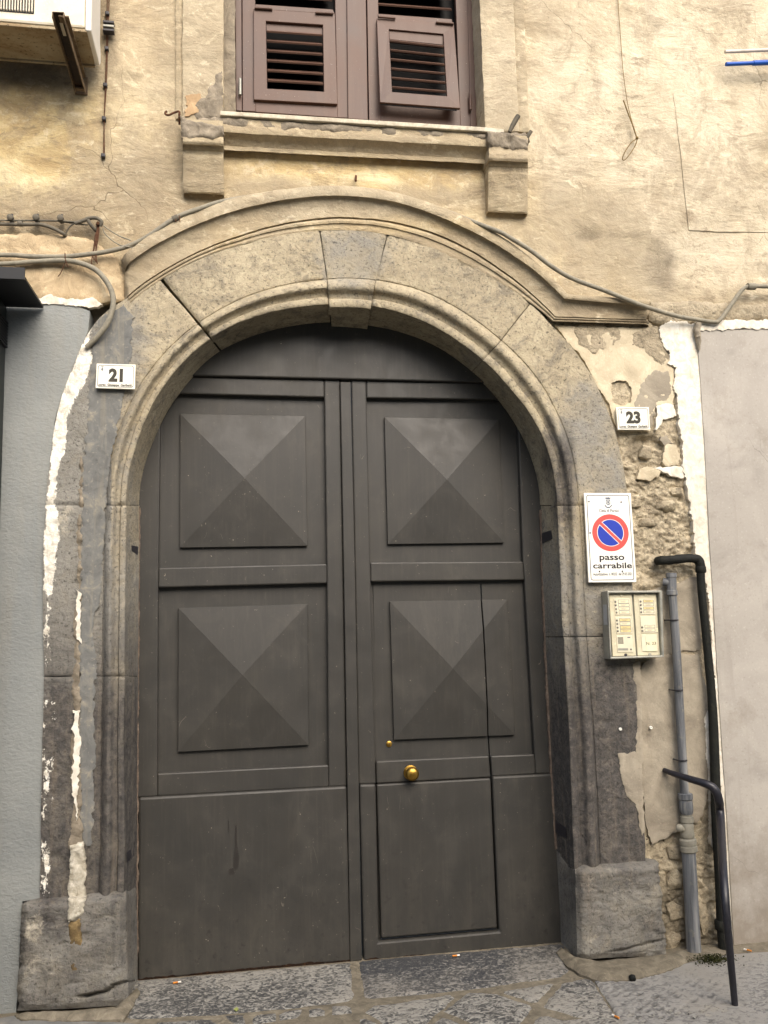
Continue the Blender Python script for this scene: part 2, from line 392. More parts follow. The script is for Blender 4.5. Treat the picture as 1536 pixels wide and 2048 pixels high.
def m_stone():
    q = Mat('lava stone'); p = q.pos(); r, g, b, a = q.mk()      # r dark soot and soffit shade, g blue-grey, b pale lime bloom
    n1 = q.noise(p, 2.2, 7, .6, .6); n3 = q.noise(p, 75, 5, .68); n5 = q.noise(p, 9, 9, .68, .8); n8 = q.noise(p, 22, 7, .7, .6)
    da = q.noise(q.pos((34, 34, 74), (0, R_(8), 0)), 1, 6, .7, .4)
    col = q.ramp(n1, [(.3, srgb(148, 137, 115)), (.5, srgb(168, 156, 131)), (.7, srgb(184, 172, 145))])
    col = q.mix(q.mr(n5, .49, .62, 0, .65), col, srgb(118, 111, 98)); col = q.mix(q.mr(n8, .54, .66, 0, .34), col, srgb(114, 107, 94)); col = q.mix(q.mr(n8, .45, .36, 0, .5), col, srgb(184, 174, 148)); n9 = q.noise(p, 48, 6, .78, .3); col = q.mix(q.mr(n9, .57, .68, 0, .26), col, srgb(104, 98, 87)); col = q.mix(q.mr(n9, .45, .36, 0, .45), col, srgb(186, 176, 152))
    col = q.mix(q.ma('MULTIPLY', soft(q, g, n5, .1, .95), .85), col, q.ramp(n5, [(.3, srgb(108, 107, 104)), (.5, srgb(130, 129, 124)), (.7, srgb(154, 151, 143))]))
    dk = q.ramp(n8, [(.3, srgb(50, 49, 50)), (.5, srgb(75, 72, 70)), (.7, srgb(108, 101, 93))])
    col = q.mix(q.ma('MULTIPLY', soft(q, r, n5, .1, .95), .92), col, dk)
    col = q.mix(q.ma('MULTIPLY', q.mr(n3, .6, .7), q.mr(r, .3, 1, .12, .34)), col, srgb(150, 141, 124)); col = q.mix(q.mr(n3, .45, .33, 0, .7), col, srgb(46, 43, 40)); col = q.mix(q.ma('MULTIPLY', q.mr(n9, .56, .66, 0, .6), r), col, srgb(40, 38, 38)); col = q.mix(q.ma('MULTIPLY', q.mr(n9, .44, .36, 0, .4), r), col, srgb(116, 108, 98))
    col = q.mix(q.mr(da, .57, .66, 0, .38), col, srgb(74, 68, 60)); col = q.mix(q.ma('MULTIPLY', q.mr(da, .38, .28, 0, .35), q.mr(r, .2, .9, 1, .35)), col, srgb(200, 188, 158))
    st = q.noise(q.pos((16, 16, .9)), 1.5, 5, .6, .3)
    col = q.mix(q.ma('MULTIPLY', q.mr(st, .53, .7, 0, .5), q.mr(r, .1, .8, .2, .9)), col, srgb(58, 56, 55)); col = q.mix(q.ma('MULTIPLY', q.mr(st, .45, .3, 0, .45), q.mr(r, .2, .8, 0, 1)), col, srgb(124, 113, 98))
    col = q.mix(q.ma('MULTIPLY', soft(q, b, n8, .4, .62), q.mr(n3, .3, .55, .3, .9)), col, srgb(178, 170, 152))
    fl = q.noise(q.pos((1, 1, .6)), 48, 6, .7, .4)
    col = q.mix(q.mr(q.ma('ADD', a, q.ma('MULTIPLY', q.ma('SUBTRACT', fl, .5), 1.7)), .48, .56), col, q.mix(q.mr(n8, .42, .62, 0, .75), srgb(240, 236, 224), srgb(176, 167, 148)))
    cr = q.vor(q.warp(q.warp(p, 4, .2), 18, .03), 2.2); crk = q.ma('MULTIPLY', q.mr(cr, .001, .003, 1, 0), q.mr(q.noise(p, 1.7, 3), .54, .62))
    col = q.mix(q.ma('MULTIPLY', crk, .5), col, srgb(60, 54, 46))
    n = q.bump(n5, .7, .016); n = q.bump(n8, .8, .008, n); n = q.bump(n9, .7, .005, n); n = q.bump(q.mr(da, .3, .66, 0, 1), .3, .003, n); n = q.bump(n3, .5, .003, n)
    return q.out(col, .9, n, 0, .2)

def m_simple(name, c1, c2, c3=None, sc=12, rough=.85, bst=.4, bd=.006, spec=.2, metal=0, fine=90, streak=0, scol=(80, 70, 60), fst=.4, splash=0):
    q = Mat(name); p = q.pos(); n1 = q.noise(p, sc, 7, .6, .8); n2 = q.noise(p, fine, 4, .6); n0 = q.noise(p, 1.2, 4, .5)
    col = q.ramp(n1, [(.3, srgb(*c1)), (.55, srgb(*c2)), (.74, srgb(*(c3 or c2)))])
    col = q.mix(q.mr(n0, .4, .65, 0, .35), col, srgb(*c1))
    col = q.mix(q.mr(n2, .6, .75, 0, .35), col, srgb(*[v*.6 for v in c1])); col = q.mix(q.mr(n2, .4, .28, 0, .3), col, srgb(*[min(255, v*1.2) for v in (c3 or c2)]))
    if streak:
        st = q.noise(q.pos((14, 14, .8)), 1.6, 5, .6, .4); col = q.mix(q.mr(st, .55, .75, 0, streak), col, srgb(*scol))
    if splash:
        hz = q.nd('ShaderNodeSeparateXYZ'); q.t.links.new(p, hz.inputs[0]); lw_ = q.mr(hz.outputs[2], .0, .75, 1, 0); sp_ = q.noise(p, 5, 8, .7)
        col = q.mix(q.ma('MULTIPLY', q.mr(q.ma('ADD', sp_, q.ma('MULTIPLY', lw_, .35)), .55, .85), splash), col, srgb(112, 100, 84))
        sm_ = q.noise(q.pos((1, 1, 1.4)), 3.2, 9, .72, .4); col = q.mix(q.mr(sm_, .53, .64, 0, .3), col, srgb(*[v*.82 for v in c1])); cr_ = q.vor(q.warp(q.warp(p, 3, .3), 14, .05), 1.3); col = q.mix(q.ma('MULTIPLY', q.mr(cr_, .0008, .0025, .6, 0), q.mr(q.noise(p, 1.2, 3), .55, .62)), col, srgb(90, 82, 72))
    n = q.bump(n1, bst, bd); n = q.bump(n2, fst, bd*.25, n)
    return q.out(col, q.mr(n1, .3, .7, max(0, rough-.08), min(1, rough+.08)), n, metal, spec)

def m_roughcast():
    q = Mat('grey roughcast paint'); p = q.pos(); n0 = q.noise(p, 1.1, 5, .55, .6); n1 = q.noise(q.pos((1, 1, 1.7), (0, R_(20), 0)), 46, 4, .55, .4); n2 = q.noise(p, 190, 3, .6); n5 = q.noise(p, 9, 6, .6)
    col = q.ramp(n0, [(.3, srgb(118, 121, 120)), (.5, srgb(128, 131, 129)), (.7, srgb(140, 142, 138))])
    col = q.mix(q.mr(n5, .55, .75, 0, .25), col, srgb(112, 113, 110)); col = q.mix(q.mr(n2, .68, .76, 0, .4), col, srgb(180, 182, 176))
    st = q.noise(q.pos((7, 7, .5)), 1.5, 4, .6); col = q.mix(q.mr(st, .55, .8, 0, .3), col, srgb(140, 134, 120))
    n = q.bump(n1, .55, .007); n = q.bump(n5, .3, .010, n); n = q.bump(n2, .3, .0015, n)
    return q.out(col, .82, n, 0, .25)

def m_door():
    q = Mat('door paint'); p = q.pos(); n0 = q.noise(p, 1.6, 6, .6, .8); n5 = q.noise(p, 8, 7, .62, .6); sp = q.noise(p, 72, 4, .65); gr = q.noise(q.pos((60, 60, 2.2)), 1, 5, .6, .4)
    col = q.ramp(n0, [(.3, srgb(49, 48, 45)), (.55, srgb(55, 53, 49)), (.75, srgb(62, 60, 54))])
    col = q.mix(q.mr(n5, .52, .72, 0, .22), col, srgb(80, 76, 68)); col = q.mix(q.mr(gr, .5, .75, 0, .15), col, srgb(88, 82, 73))
    hz = q.nd('ShaderNodeSeparateXYZ'); q.t.links.new(p, hz.inputs[0]); low = q.mr(hz.outputs[2], .0, .55, 1, 0)   # pale road dirt splashed low, darker spots towards the bottom
    spl = q.noise(q.pos((1, 1, .5)), 14, 6, .65, .5)
    col = q.mix(q.ma('MULTIPLY', q.mr(spl, .42, .68), q.ma('MULTIPLY', low, .22)), col, srgb(88, 83, 74))
    col = q.mix(q.ma('MULTIPLY', q.mr(q.noise(p, 21, 5, .6), .6, .68), q.ma('MULTIPLY', low, .7)), col, srgb(36, 34, 32))
    col = q.mix(q.ma('MULTIPLY', q.mr(sp, .68, .73), q.mr(n5, .42, .6, .15, 1)), col, srgb(146, 138, 122))
    sm = q.noise(q.pos((1, 1, .55)), 5, 9, .74, .6); col = q.mix(q.mr(sm, .54, .66, 0, .2), col, srgb(46, 44, 41)); col = q.mix(q.mr(sm, .45, .34, 0, .14), col, srgb(90, 85, 76))
    scr = q.vor(q.warp(q.pos((1, 1, .35), (0, R_(30), 0)), 3, .5), 7); col = q.mix(q.ma('MULTIPLY', q.mr(scr, .001, .004, 1, 0), q.mr(q.noise(p, 9, 4, .6), .62, .66)), col, srgb(108, 101, 90))
    n = q.bump(gr, .12, .002); n = q.bump(n5, .12, .004, n); n = q.bump(sp, .12, .001, n)
    return q.out(col, q.mr(n5, .3, .7, .42, .62), n, 0, .42)

def m_shutter():
    q = Mat('brown lacquered metal'); p = q.pos(); n0 = q.noise(p, 3, 5, .6, .5); sp = q.noise(p, 120, 2, .5); st = q.noise(q.pos((10, 10, .6)), 1.6, 4, .6)
    col = q.ramp(n0, [(.3, srgb(70, 51, 43)), (.7, srgb(91, 67, 55))]); col = q.mix(q.mr(st, .5, .75, 0, .25), col, srgb(108, 90, 76))
    col = q.mix(q.mr(sp, .72, .78, 0, .5), col, srgb(170, 160, 150))
    return q.out(col, q.mr(n0, .3, .7, .4, .5), q.bump(n0, .05, .004), 0, .3)

def m_rubble():
    q = Mat('exposed rubble'); p = q.pos(); r, g, b, a = q.mk()
    n1 = q.noise(p, 6, 8, .68, 1.2); n2 = q.noise(p, 28, 6, .65, .6); n3 = q.noise(p, 90, 4, .6)
    col = q.ramp(n1, [(.28, srgb(128, 118, 100)), (.45, srgb(162, 150, 127)), (.58, srgb(186, 173, 147)), (.74, srgb(208, 195, 168))])
    col = q.mix(q.mr(n2, .53, .62, 0, .6), col, srgb(112, 102, 86)); col = q.mix(q.mr(n2, .45, .36, 0, .6), col, srgb(206, 194, 168)); n7 = q.noise(p, 62, 6, .75); col = q.mix(q.mr(n7, .56, .64, 0, .55), col, srgb(96, 87, 72)); col = q.mix(q.mr(n7, .44, .36, 0, .45), col, srgb(204, 192, 168))
    col = q.mix(q.ma('MULTIPLY', soft(q, g, n1, .2, .8), .9), col, q.ramp(n1, [(.3, srgb(134, 123, 104)), (.6, srgb(160, 148, 126)), (.8, srgb(180, 168, 146))]))
    col = q.mix(q.ma('MULTIPLY', soft(q, b, n1, .2, .9), .75), col, q.ramp(n2, [(.35, srgb(62, 57, 48)), (.65, srgb(104, 95, 80))]))
    col = q.mix(q.mr(n3, .66, .74, 0, .5), col, srgb(80, 72, 60))
    hole = q.vor(q.warp(p, 12, .05), 17, 'F1'); col = q.mix(q.mr(hole, .1, .04, 0, .7), col, srgb(48, 40, 32))
    n = q.bump(n1, .6, .02); n = q.bump(n2, 1, .014, n); n = q.bump(n3, .8, .005, n); n = q.bump(q.mr(hole, 0, .14), .5, .008, n)
    return q.out(col, .95, n, 0, .12)

def m_paving(name, dark, light, thr=.5, sc=34, ang=0, lam=1.0):
    q = Mat(name); p = q.pos((1, 1.7, 1), (0, 0, ang)); n1 = q.noise(p, sc, 4, .55, 1.6); n0 = q.noise(q.pos(), 1.9, 4, .5); n3 = q.noise(q.pos(), 150, 3, .6)
    f = q.mr(q.ma('ADD', n1, q.ma('MULTIPLY', q.ma('SUBTRACT', n0, .5), .5)), thr-.05, thr+.07)
    col = q.mix(f, srgb(*dark), srgb(*light)); col = q.mix(q.mr(n3, .4, .75, 0, .4), col, srgb(124, 118, 106)); col = q.mix(q.mr(n0, .5, .7, 0, .35), col, srgb(118, 112, 100))
    r, g_, b_, a_ = q.mk(); col = q.mix(q.ma('MULTIPLY', r, .75), col, srgb(58, 56, 55))
    n = q.bump(f, .5*lam, .004); n = q.bump(n3, .35, .0015, n)
    return q.out(col, q.mr(f, 0, 1, .5, .85), n, 0, .3)

def m_flat(name, rgb, rough=.6, spec=.3, metal=0, var=.1, sc=40):
    q = Mat(name); n = q.noise(q.pos(), sc, 4, .6); c = srgb(*rgb)
    col = q.mix(q.mr(n, .3, .75, 0, 1), c, tuple(v*(1-var*2.5) for v in c[:3])+(1,))
    return q.out(col, rough, None, metal, spec)
def m_rust():
    q = Mat('rusty enamel'); p = q.pos(); n1 = q.noise(q.pos((.5, 1, 1)), 7, 8, .72, .2); n2 = q.noise(p, 60, 5, .6); r, g, b, a = q.mk()
    col = q.ramp(n1, [(.34, srgb(172, 161, 136)), (.54, srgb(154, 138, 110)), (.66, srgb(132, 108, 78)), (.8, srgb(92, 68, 48))]); n5 = q.noise(p, 26, 6, .7); col = q.mix(q.mr(n5, .55, .66, 0, .55), col, srgb(122, 100, 72)); col = q.mix(q.mr(n2, .60, .68, 0, .7), col, srgb(60, 44, 30))
    return q.out(col, .8, q.bump(n2, .3, .002), 0, .2)
def m_pipe():
    q = Mat('grey plastic pipe'); p = q.pos(); st = q.noise(q.pos((30, 30, 1.6)), 1.5, 6, .65, .5); n2 = q.noise(p, 40, 5, .6)
    col = q.ramp(st, [(.3, srgb(62, 64, 68)), (.5, srgb(104, 106, 108)), (.7, srgb(140, 140, 138))]); col = q.mix(q.mr(n2, .55, .75, 0, .4), col, srgb(150, 142, 122))
    return q.out(col, .6, q.bump(n2, .25, .002), 0, .35)

PLASTER = m_plaster(); STONE = m_stone(); DOOR = m_door(); SHUT = m_shutter(); RUB = m_rubble(); CAST = m_roughcast()
CREAM = m_simple('cream lime plaster', (176, 163, 138), (200, 187, 160), (216, 204, 178), 7, .93, .5, .012, .15, streak=.2, scol=(168, 146, 112))
FLAKY = m_simple('flaking render', (162, 142, 112), (190, 170, 138), (212, 196, 164), 11, .95, .9, .016, .1, streak=.2, scol=(140, 122, 96))
LIME = m_simple('white limewash', (196, 186, 166), (228, 222, 208), (240, 236, 226), 22, .92, .6, .006, .15, streak=.4, scol=(182, 170, 146), fine=60)
CEM = m_simple('tan cement render', (132, 123, 109), (156, 147, 130), (172, 162, 144), 6, .93, .6, .014, .12, streak=.4, scol=(116, 102, 84))
GRYP = m_simple('blue grey repair render', (100, 100, 98), (118, 117, 113), (138, 133, 122), 9, .88, .3, .006, .2, streak=.3, scol=(150, 138, 114))
PINKW = m_simple('warm grey wall paint', (156, 150, 141), (168, 162, 153), (178, 172, 162), 2.2, .85, .18, .006, .25, streak=.3, scol=(140, 133, 124), fst=.2, splash=.6)
MORT = m_simple('rough grey mortar', (108, 100, 88), (136, 126, 110), (162, 151, 132), 16, .95, .9, .014, .1)
MARB = m_simple('sill marble', (150, 140, 120), (196, 186, 164), (220, 212, 192), 14, .6, .3, .004, .3)
OCHR = m_simple('ochre stained plaster', (78, 68, 54), (116, 98, 68), (150, 130, 92), 22, .95, .9, .012, .1)
WOODF = m_simple('bare timber frame', (92, 72, 58), (124, 98, 80), (140, 118, 100), 24, .85, .5, .004, .2)
IRON = m_simple('dark iron', (34, 33, 36), (48, 46, 50), (58, 56, 58), 30, .5, .25, .002, .45)
IRONP = m_simple('black painted iron', (22, 22, 26), (32, 31, 38), (46, 44, 50), 40, .42, .15, .001, .5)
MOULD = m_simple('mouldy black pipe', (14, 15, 12), (24, 25, 20), (44, 44, 34), 30, .75, .7, .005, .3)
PIPE = m_pipe(); PIPE2 = m_simple('pale grey plastic fitting', (120, 116, 104), (142, 138, 124), (156, 152, 138), 20, .6, .2, .002, .3, fst=.2)
CABLE = m_simple('dusty grey cable', (116, 111, 98), (142, 136, 120), (160, 152, 132), 26, .8, .3, .002, .2)
CABD = m_simple('dark cable sheath', (84, 79, 70), (106, 100, 88), (122, 114, 98), 26, .8, .3, .002, .2)
RUSTW = m_simple('rusty wire', (66, 44, 32), (92, 62, 44), (112, 82, 58), 60, .85, .3, .001, .2)
TWINE = m_simple('old twine', (96, 80, 50), (124, 104, 66), (142, 122, 82), 80, .9, .3, .001, .1)
BRASS = m_simple('worn brass', (146, 112, 48), (176, 140, 66), (196, 164, 92), 20, .34, .1, .001, .5, metal=1, fst=.1)
DGREEN = m_flat('dark green paint', (26, 32, 30), .45, .4); BLACKM = m_flat('black sheet metal', (14, 15, 18), .5, .4)
WHITEP = m_flat('white enamel', (240, 238, 228), .35, .4, 0, .03, 14); PLATEW = m_flat('ivory enamel', (232, 228, 212), .35, .4, 0, .03, 14)
INK = m_flat('black print', (38, 36, 36), .5, .3); INKB = m_flat('brown black print', (58, 54, 44), .5, .3); INKG = m_flat('grey print', (120, 122, 124), .5, .3)
REDP = m_flat('red print', (232, 84, 78), .4, .4, 0, .04); BLUEP = m_flat('blue print', (40, 62, 168), .4, .4, 0, .04); NAVY = m_flat('navy print', (44, 62, 92), .5, .3)
ACW = m_simple('aged white enamel', (196, 184, 158), (218, 208, 186), (230, 224, 208), 5, .45, .1, .002, .4, fst=.1); ACC = m_flat('white plastic cover', (232, 228, 218), .4, .4, 0, .04, 8)
RUST = m_rust(); DARK = m_flat('dark interior', (16, 15, 18), .5, .3); ROOMDK = m_flat('dark room backing', (22, 22, 24), .45, .15)
ALU = m_simple('grey aluminium', (134, 134, 126), (158, 156, 144), (172, 169, 155), 16, .5, .1, .001, .4, metal=.3, fst=.1)
PANEL = m_simple('ivory plastic panel', (188, 180, 152), (206, 198, 170), (216, 208, 182), 12, .5, .1, .001, .35, fst=.1); MODUL = m_flat('ivory module', (222, 214, 188), .45, .35, 0, .04, 20)
CARD = m_flat('paper card', (236, 226, 190), .8, .1, 0, .04, 30); CARDY = m_flat('yellowed card', (228, 208, 150), .8, .1, 0, .06, 30); STEEL = m_flat('steel button', (150, 148, 140), .3, .5, .8, .05)
BLUEPL = m_flat('blue plastic pipe', (24, 84, 178), .45, .4, 0, .15, 12); WHPIPE = m_flat('weathered white pipe', (214, 204, 190), .6, .3, 0, .12, 20)
ORNG = m_flat('cigarette filter', (198, 128, 60), .85, .1); PAPR = m_flat('cigarette paper', (222, 216, 204), .85, .1); MOSS = m_simple('moss', (34, 36, 20), (50, 52, 28), (72, 70, 40), 40, .95, .9, .006, .1)
PAV = m_paving('basalt paving', (60, 61, 62), (144, 141, 133), .48, 34); PAVD = m_paving('dark basalt paving', (48, 51, 56), (134, 131, 125), .56, 34, .2); PAVL = m_paving('tooled basalt slab', (94, 94, 93), (138, 136, 131), .44, 30, .7, .8)
PAVM = m_simple('sandy paving mortar', (92, 86, 74), (120, 112, 97), (142, 134, 116), 20, .95, .8, .008, .1)
ASPH = m_simple('street basalt', (52, 51, 50), (70, 68, 66), (88, 85, 80), 8, .85, .4, .01, .2)
DRIP = m_flat('dried drip', (50, 47, 44), .3, .5)

# ------------------------------------------------------------------ setting: ground
def flat(name, x0, y0, x1, y1, z, mat, kind):
    o = pyd(name, [(x0, y0, z), (x1, y0, z), (x1, y1, z), (x0, y1, z)], [(0, 1, 2, 3)], mat); o['kind'] = kind; return o
pave = flat('pavement', -60, -60, 60, 6, -.007, PAVM, 'structure')
za = Zm(200, 1880, 3.072); zb = Zm(650, 1880, 3.072); zc = Zm(1100, 1880, 3.523)
ground = [
 ('threshold_stone', [(262, 1960), (702, 1922), (707, 1999), (617, 2010), (493, 2023), (428, 2028), (310, 2033), (252, 2036)], PAV),
 ('threshold_stone', [(715, 1920), (1125, 1885), (1145, 1930), (1125, 1953), (1040, 1962), (975, 1973), (878, 1983), (730, 1996)], PAVD),
 ('paving_stone', [za(775, 455), za(890, 447), za(900, 516), za(860, 530), za(790, 485)], PAV),
 ('paving_stone', [za(925, 455), za(1080, 440), za(1085, 490), za(935, 510)], PAV),
 ('paving_stone', [za(1095, 435), za(1240, 415), za(1245, 470), za(1105, 485)], PAV),
 ('paving_stone', [za(1275, 415), za(1385, 403), za(1390, 455), za(1280, 470)], PAV),
 ('paving_stone', [za(1420, 398), za(1545, 388), za(1550, 440), za(1425, 452)], PAV),
 ('paving_stone', [za(350, 495), za(680, 475), za(780, 530), za(760, 600), za(300, 620)], PAV),
 ('paving_stone', [zb(250, 435), zb(300, 395), zb(620, 350), zb(800, 320), zb(822, 338), zb(700, 440), zb(600, 525), zb(380, 525)], PAV),
 ('paving_stone', [zb(725, 430), zb(880, 310), zb(1050, 322), zb(1285, 400), zb(1180, 525), zb(930, 515)], PAV),
 ('paving_stone', [zb(1065, 310), zb(1420, 250), zb(1300, 385)], PAV),
 ('paving_stone', [zb(640, 525), zb(720, 460), zb(900, 530), zb(800, 640), zb(620, 640)], PAV),
 ('paving_stone', [zb(210, 460), zb(350, 510), zb(360, 640), zb(215, 640)], PAV),
 ('paving_stone', [(1086, 2012), (1122, 1964), (1180, 1952), (1228, 2022), (1236, 2042), (1160, 2034)], PAV),
 ('paving_stone', [(1083, 2024), (1150, 2044), (1235, 2056), (1240, 2110), (1060, 2110), (1050, 2062)], PAV),
]
for i, (nm, pts, m) in enumerate(ground):
    sheet(nm, pts, .0, m, pave, res=.022, jit=.006, amp=.003, fq=14, depth=.03, rnd=.02, rdep=.008, seed=30+i, horizontal=True)
rows = random.Random(5)
def pits(x, z, px):
    u = x*.80+z*.60; v = -x*.60+z*.80; row = np.floor(v/.034); u2 = u+.045*_h(row, row*0, 7)+.012*fbm(x, z, 9, 2, 3); cellx = np.floor(u2/.075)
    du = (u2/.075-cellx-.5)/(.22+.22*_h(cellx, row, 5)); dv = (v/.034-row-.5)/(.26+.1*_h(cellx, row, 6))
    on = (_h(cellx, row, 9) > .25)*np.clip(1.35-np.hypot((px[:, 0]-1335)/150, (px[:, 1]-2010)/62)+.5*fbm(x, z, 5, 2, 4), 0, 1)
    return np.clip(1.25-np.hypot(du, dv), 0, 1)*on
def dimples(x, z, px): return -.009*pits(x, z, px)
def pitmask(px):
    W = np.array([G(a, b, .002) for a, b in px]); t = pits(W[:, 0], W[:, 1], px); return np.stack([t, t*0, t*0, t*0], -1)
sheet('paving_slab', [(1184, 1952), (1262, 1950), (1330, 1930), (1372, 1924), (1440, 1908), (1700, 1890), (1990, 1868), (1990, 2120), (1262, 2120), (1244, 2046)], .002, PAVL, pave, res=.0095, jit=.004, amp=.003, fq=9, depth=.03, rnd=.02, rdep=.006, seed=61, horizontal=True, fn=dimples, mask=pitmask)
sheet('paving_slab', [(-300, 2075), (30, 2028), (150, 2034), (235, 2040), (330, 2052), (300, 2090), (-300, 2140)], .001, GRYP, pave, res=.03, jit=.006, amp=.003, fq=9, depth=.03, rnd=.02, rdep=.006, seed=63, horizontal=True)
lat = []
yy = -.62
while yy > -3.6:                                                # the street goes on towards and past the viewer
    h = rows.uniform(.34, .46); xx = -3+rows.uniform(-.3, .3)
    while xx < 3.4:
        wd = rows.uniform(.45, .8)
        q = [(xx+.012, yy-h+.012), (xx+wd-.012, yy-h+.012), (xx+wd-.012, yy-.012), (xx+.012, yy-.012)]
        z0 = rows.uniform(-.003, .003)
        pyd('paving_stone', [(a, b, z0) for a, b in q]+[(a, b, -.03) for a, b in q], [(0, 1, 2, 3)]+[(i, i+4, (i+1) % 4+4, (i+1) % 4) for i in range(4)], PAV, pave)
        xx += wd
    yy -= h

opp = bx('unseen_opposite_building', (0, -9.6, 3.1), (60, 1, 6.2), m_simple('plastered house front', (206, 198, 180), (218, 210, 194), (226, 220, 206), 2, .9, .3, .01), None, 0)  # unseen front, added to block low sky light and bounce daylight back
tag(opp, 'unseen plastered house front across the street, added to block low sky light', 'building')

# ------------------------------------------------------------------ building facade (upper plaster wall)
bld = thing('building_facade', 'weathered cream plaster house front above the arched doorway, with a window', 'building', (0, 0, 0))
def face_mask(px):
    m = np.zeros((len(px), 4))
    m[:, 0] = blobs(px, [(650, 335, 250, 38, 1), (70, 250, 190, 85, .9), (30, 330, 120, 60, .8), (80, 490, 130, 25, .8), (900, 350, 120, 30, .7)], 1)
    m[:, 1] = blobs(px, [(300, 390, 150, 95, .8), (560, 375, 190, 24, .8), (860, 400, 120, 22, .7), (1140, 430, 110, 60, .8), (1240, 500, 110, 55, .8), (110, 400, 120, 30, .5), (380, 120, 70, 130, .6), (1290, 560, 90, 60, .9), (1180, 470, 70, 40, .9), (1200, 560, 80, 40, .6), (1080, 480, 60, 60, .6), (1420, 430, 60, 60, .4)], 2)
    m[:, 2] = blobs(px, [(70, 150, 160, 30, .85), (150, 455, 90, 26, .8), (215, 60, 22, 150, .6), (210, 240, 12, 90, .5), (20, 210, 60, 20, .5), (1325, 530, 34, 44, .6), (1180, 470, 26, 14, .7), (1255, 470, 40, 8, .5)], 3)
    m[:, 3] = blobs(px, [(1330, 180, 330, 300, 1), (1460, 470, 200, 160, 1), (1150, 330, 130, 60, .7), (260, 140, 80, 160, .35)], 4)
    return m
wallpts = [(-420, -260), (1990, -260), (1990, 650), (1400, 640), (1312, 632), (1180, 616), (1118, 606), (1050, 548), (980, 492), (900, 452), (800, 418), (690, 404), (580, 411), (470, 442), (380, 482), (300, 535), (252, 580), (238, 604), (0, 606), (-420, 606)]
win = [(447, -240), (447, 232), (970, 262), (957, -240)]
def lumps(x, z, px):
    d = .004*fbm(x*1.0, z*2.0, 5, 4, 71)
    c = np.sqrt((px[:, 0]-1310)**2+((px[:, 1]-540)*1.2)**2)/55.0
    d -= .010*np.clip(1.25-c+fbm(px[:, 0], px[:, 1], .03, 3, 5)*.7, 0, 1)          # broken patch above the band
    c = np.sqrt((px[:, 0]-1175)**2+((px[:, 1]-470)*1.4)**2)/30.0
    d -= .006*np.clip(1.25-c+fbm(px[:, 0], px[:, 1], .04, 3, 6)*.7, 0, 1)
    return d
sheet('plaster_wall', wallpts, 0, PLASTER, bld, res=.017, jit=.003, amp=.003, fq=3, depth=.25, holes=[win], fn=lumps, mask=face_mask, seed=11)
def facem2(g=0., r=0., b=0., a=0.):
    def f(px):
        m = face_mask(px); m[:, 0] = np.maximum(m[:, 0]*.6, r); m[:, 1] = np.maximum(m[:, 1], g); m[:, 2] = np.maximum(m[:, 2], b); m[:, 3] = np.maximum(m[:, 3]*.5, a); return m
    return f
sheet('string_course', [(-420, 470), (130, 466), (185, 478), (238, 520), (252, 560), (246, 600), (200, 606), (120, 598), (0, 600), (-420, 600)], .022, FLAKY, bld, res=.009, jit=.012, amp=.012, fq=12, depth=.04, rnd=.02, rdep=.010, seed=13)
sheet('string_course', [(1296, 602), (1370, 600), (1540, 610), (1990, 622), (1990, 640), (1540, 638), (1400, 642), (1330, 650), (1302, 640)], .025, RUB, bld, res=.011, jit=.014, amp=.016, fq=9, depth=.05, rnd=.02, rdep=.012, seed=14, mask=lambda px: np.tile([0, .55, .1, 0], (len(px), 1)))
sheet('plaster_patch', [(1347, 186), (1700, 170), (1990, 160), (1990, 470), (1440, 463), (1378, 460), (1364, 330)], .0042, PLASTER, bld, res=.02, jit=.002, amp=.001, fq=3, depth=.02, fn=lumps, mask=face_mask, seed=12)
# window surround
def grid_lines(ptsA, ptsB, fr, ps, ns):
    """stations between two end lines: ptsA/ptsB list of px along the profile at both ends"""
    t = np.linspace(0, 1, ns)[:, None, None]; A = np.array(ptsA, float); B = np.array(ptsB, float)
    return A[None]*(1-t)+B[None]*t, np.tile(np.array(ps), (ns, 1))
sheet('window_surround', [(365, -240), (447, -240), (447, 240), (365, 240)], .034, PLASTER, bld, res=.02, jit=.003, amp=.002, depth=.2, rnd=.008, rdep=.004, seed=15, mask=facem2(.55, 0, 0, .5))
sheet('window_surround', [(350, -240), (366, -240), (366, 236), (352, 236)], .018, PLASTER, bld, res=.015, jit=.003, amp=.002, depth=.05, rnd=.01, rdep=.006, seed=16, mask=facem2(.5))
sheet('window_surround', [(950, -240), (1016, -240), (1039, 262), (971, 262)], .034, PLASTER, bld, res=.02, jit=.003, amp=.002, depth=.2, rnd=.008, rdep=.004, seed=17, mask=facem2(.45, 0, 0, .8))
sheet('window_surround', [(1014, -240), (1036, -240), (1060, 262), (1037, 262)], .018, PLASTER, bld, res=.015, jit=.003, amp=.002, depth=.05, rnd=.01, rdep=.006, seed=18, mask=facem2(.5, 0, 0, .4))
sheet('window_reveal', [(440, -240), (469, -240), (471, 236), (440, 232)], -.07, MORT, bld, res=.012, jit=.004, amp=.008, fq=14, depth=.1, seed=19)
prism('window_reveal', [(945, -240), (962, -240), (972, 262), (950, 262)], [-.16, .03, .03, -.16], -.2, CEM, bld, 0)
sheet('mortar_smear', [(384, 228), (398, 200), (414, 190), (428, 152), (441, 141), (445, 178), (447, 236), (400, 242)], .042, MORT, bld, res=.009, jit=.014, amp=.010, fq=20, depth=.02, rnd=.02, rdep=.008, seed=20)
sheet('brick_patch', [(374, 190), (402, 186), (408, 200), (398, 226), (370, 234)], .038, m_simple('exposed brick red', (150, 124, 94), (176, 150, 116), (192, 170, 136), 16, .95, .6, .006), bld, res=.01, jit=.012, amp=.004, fq=20, depth=.01, seed=21)
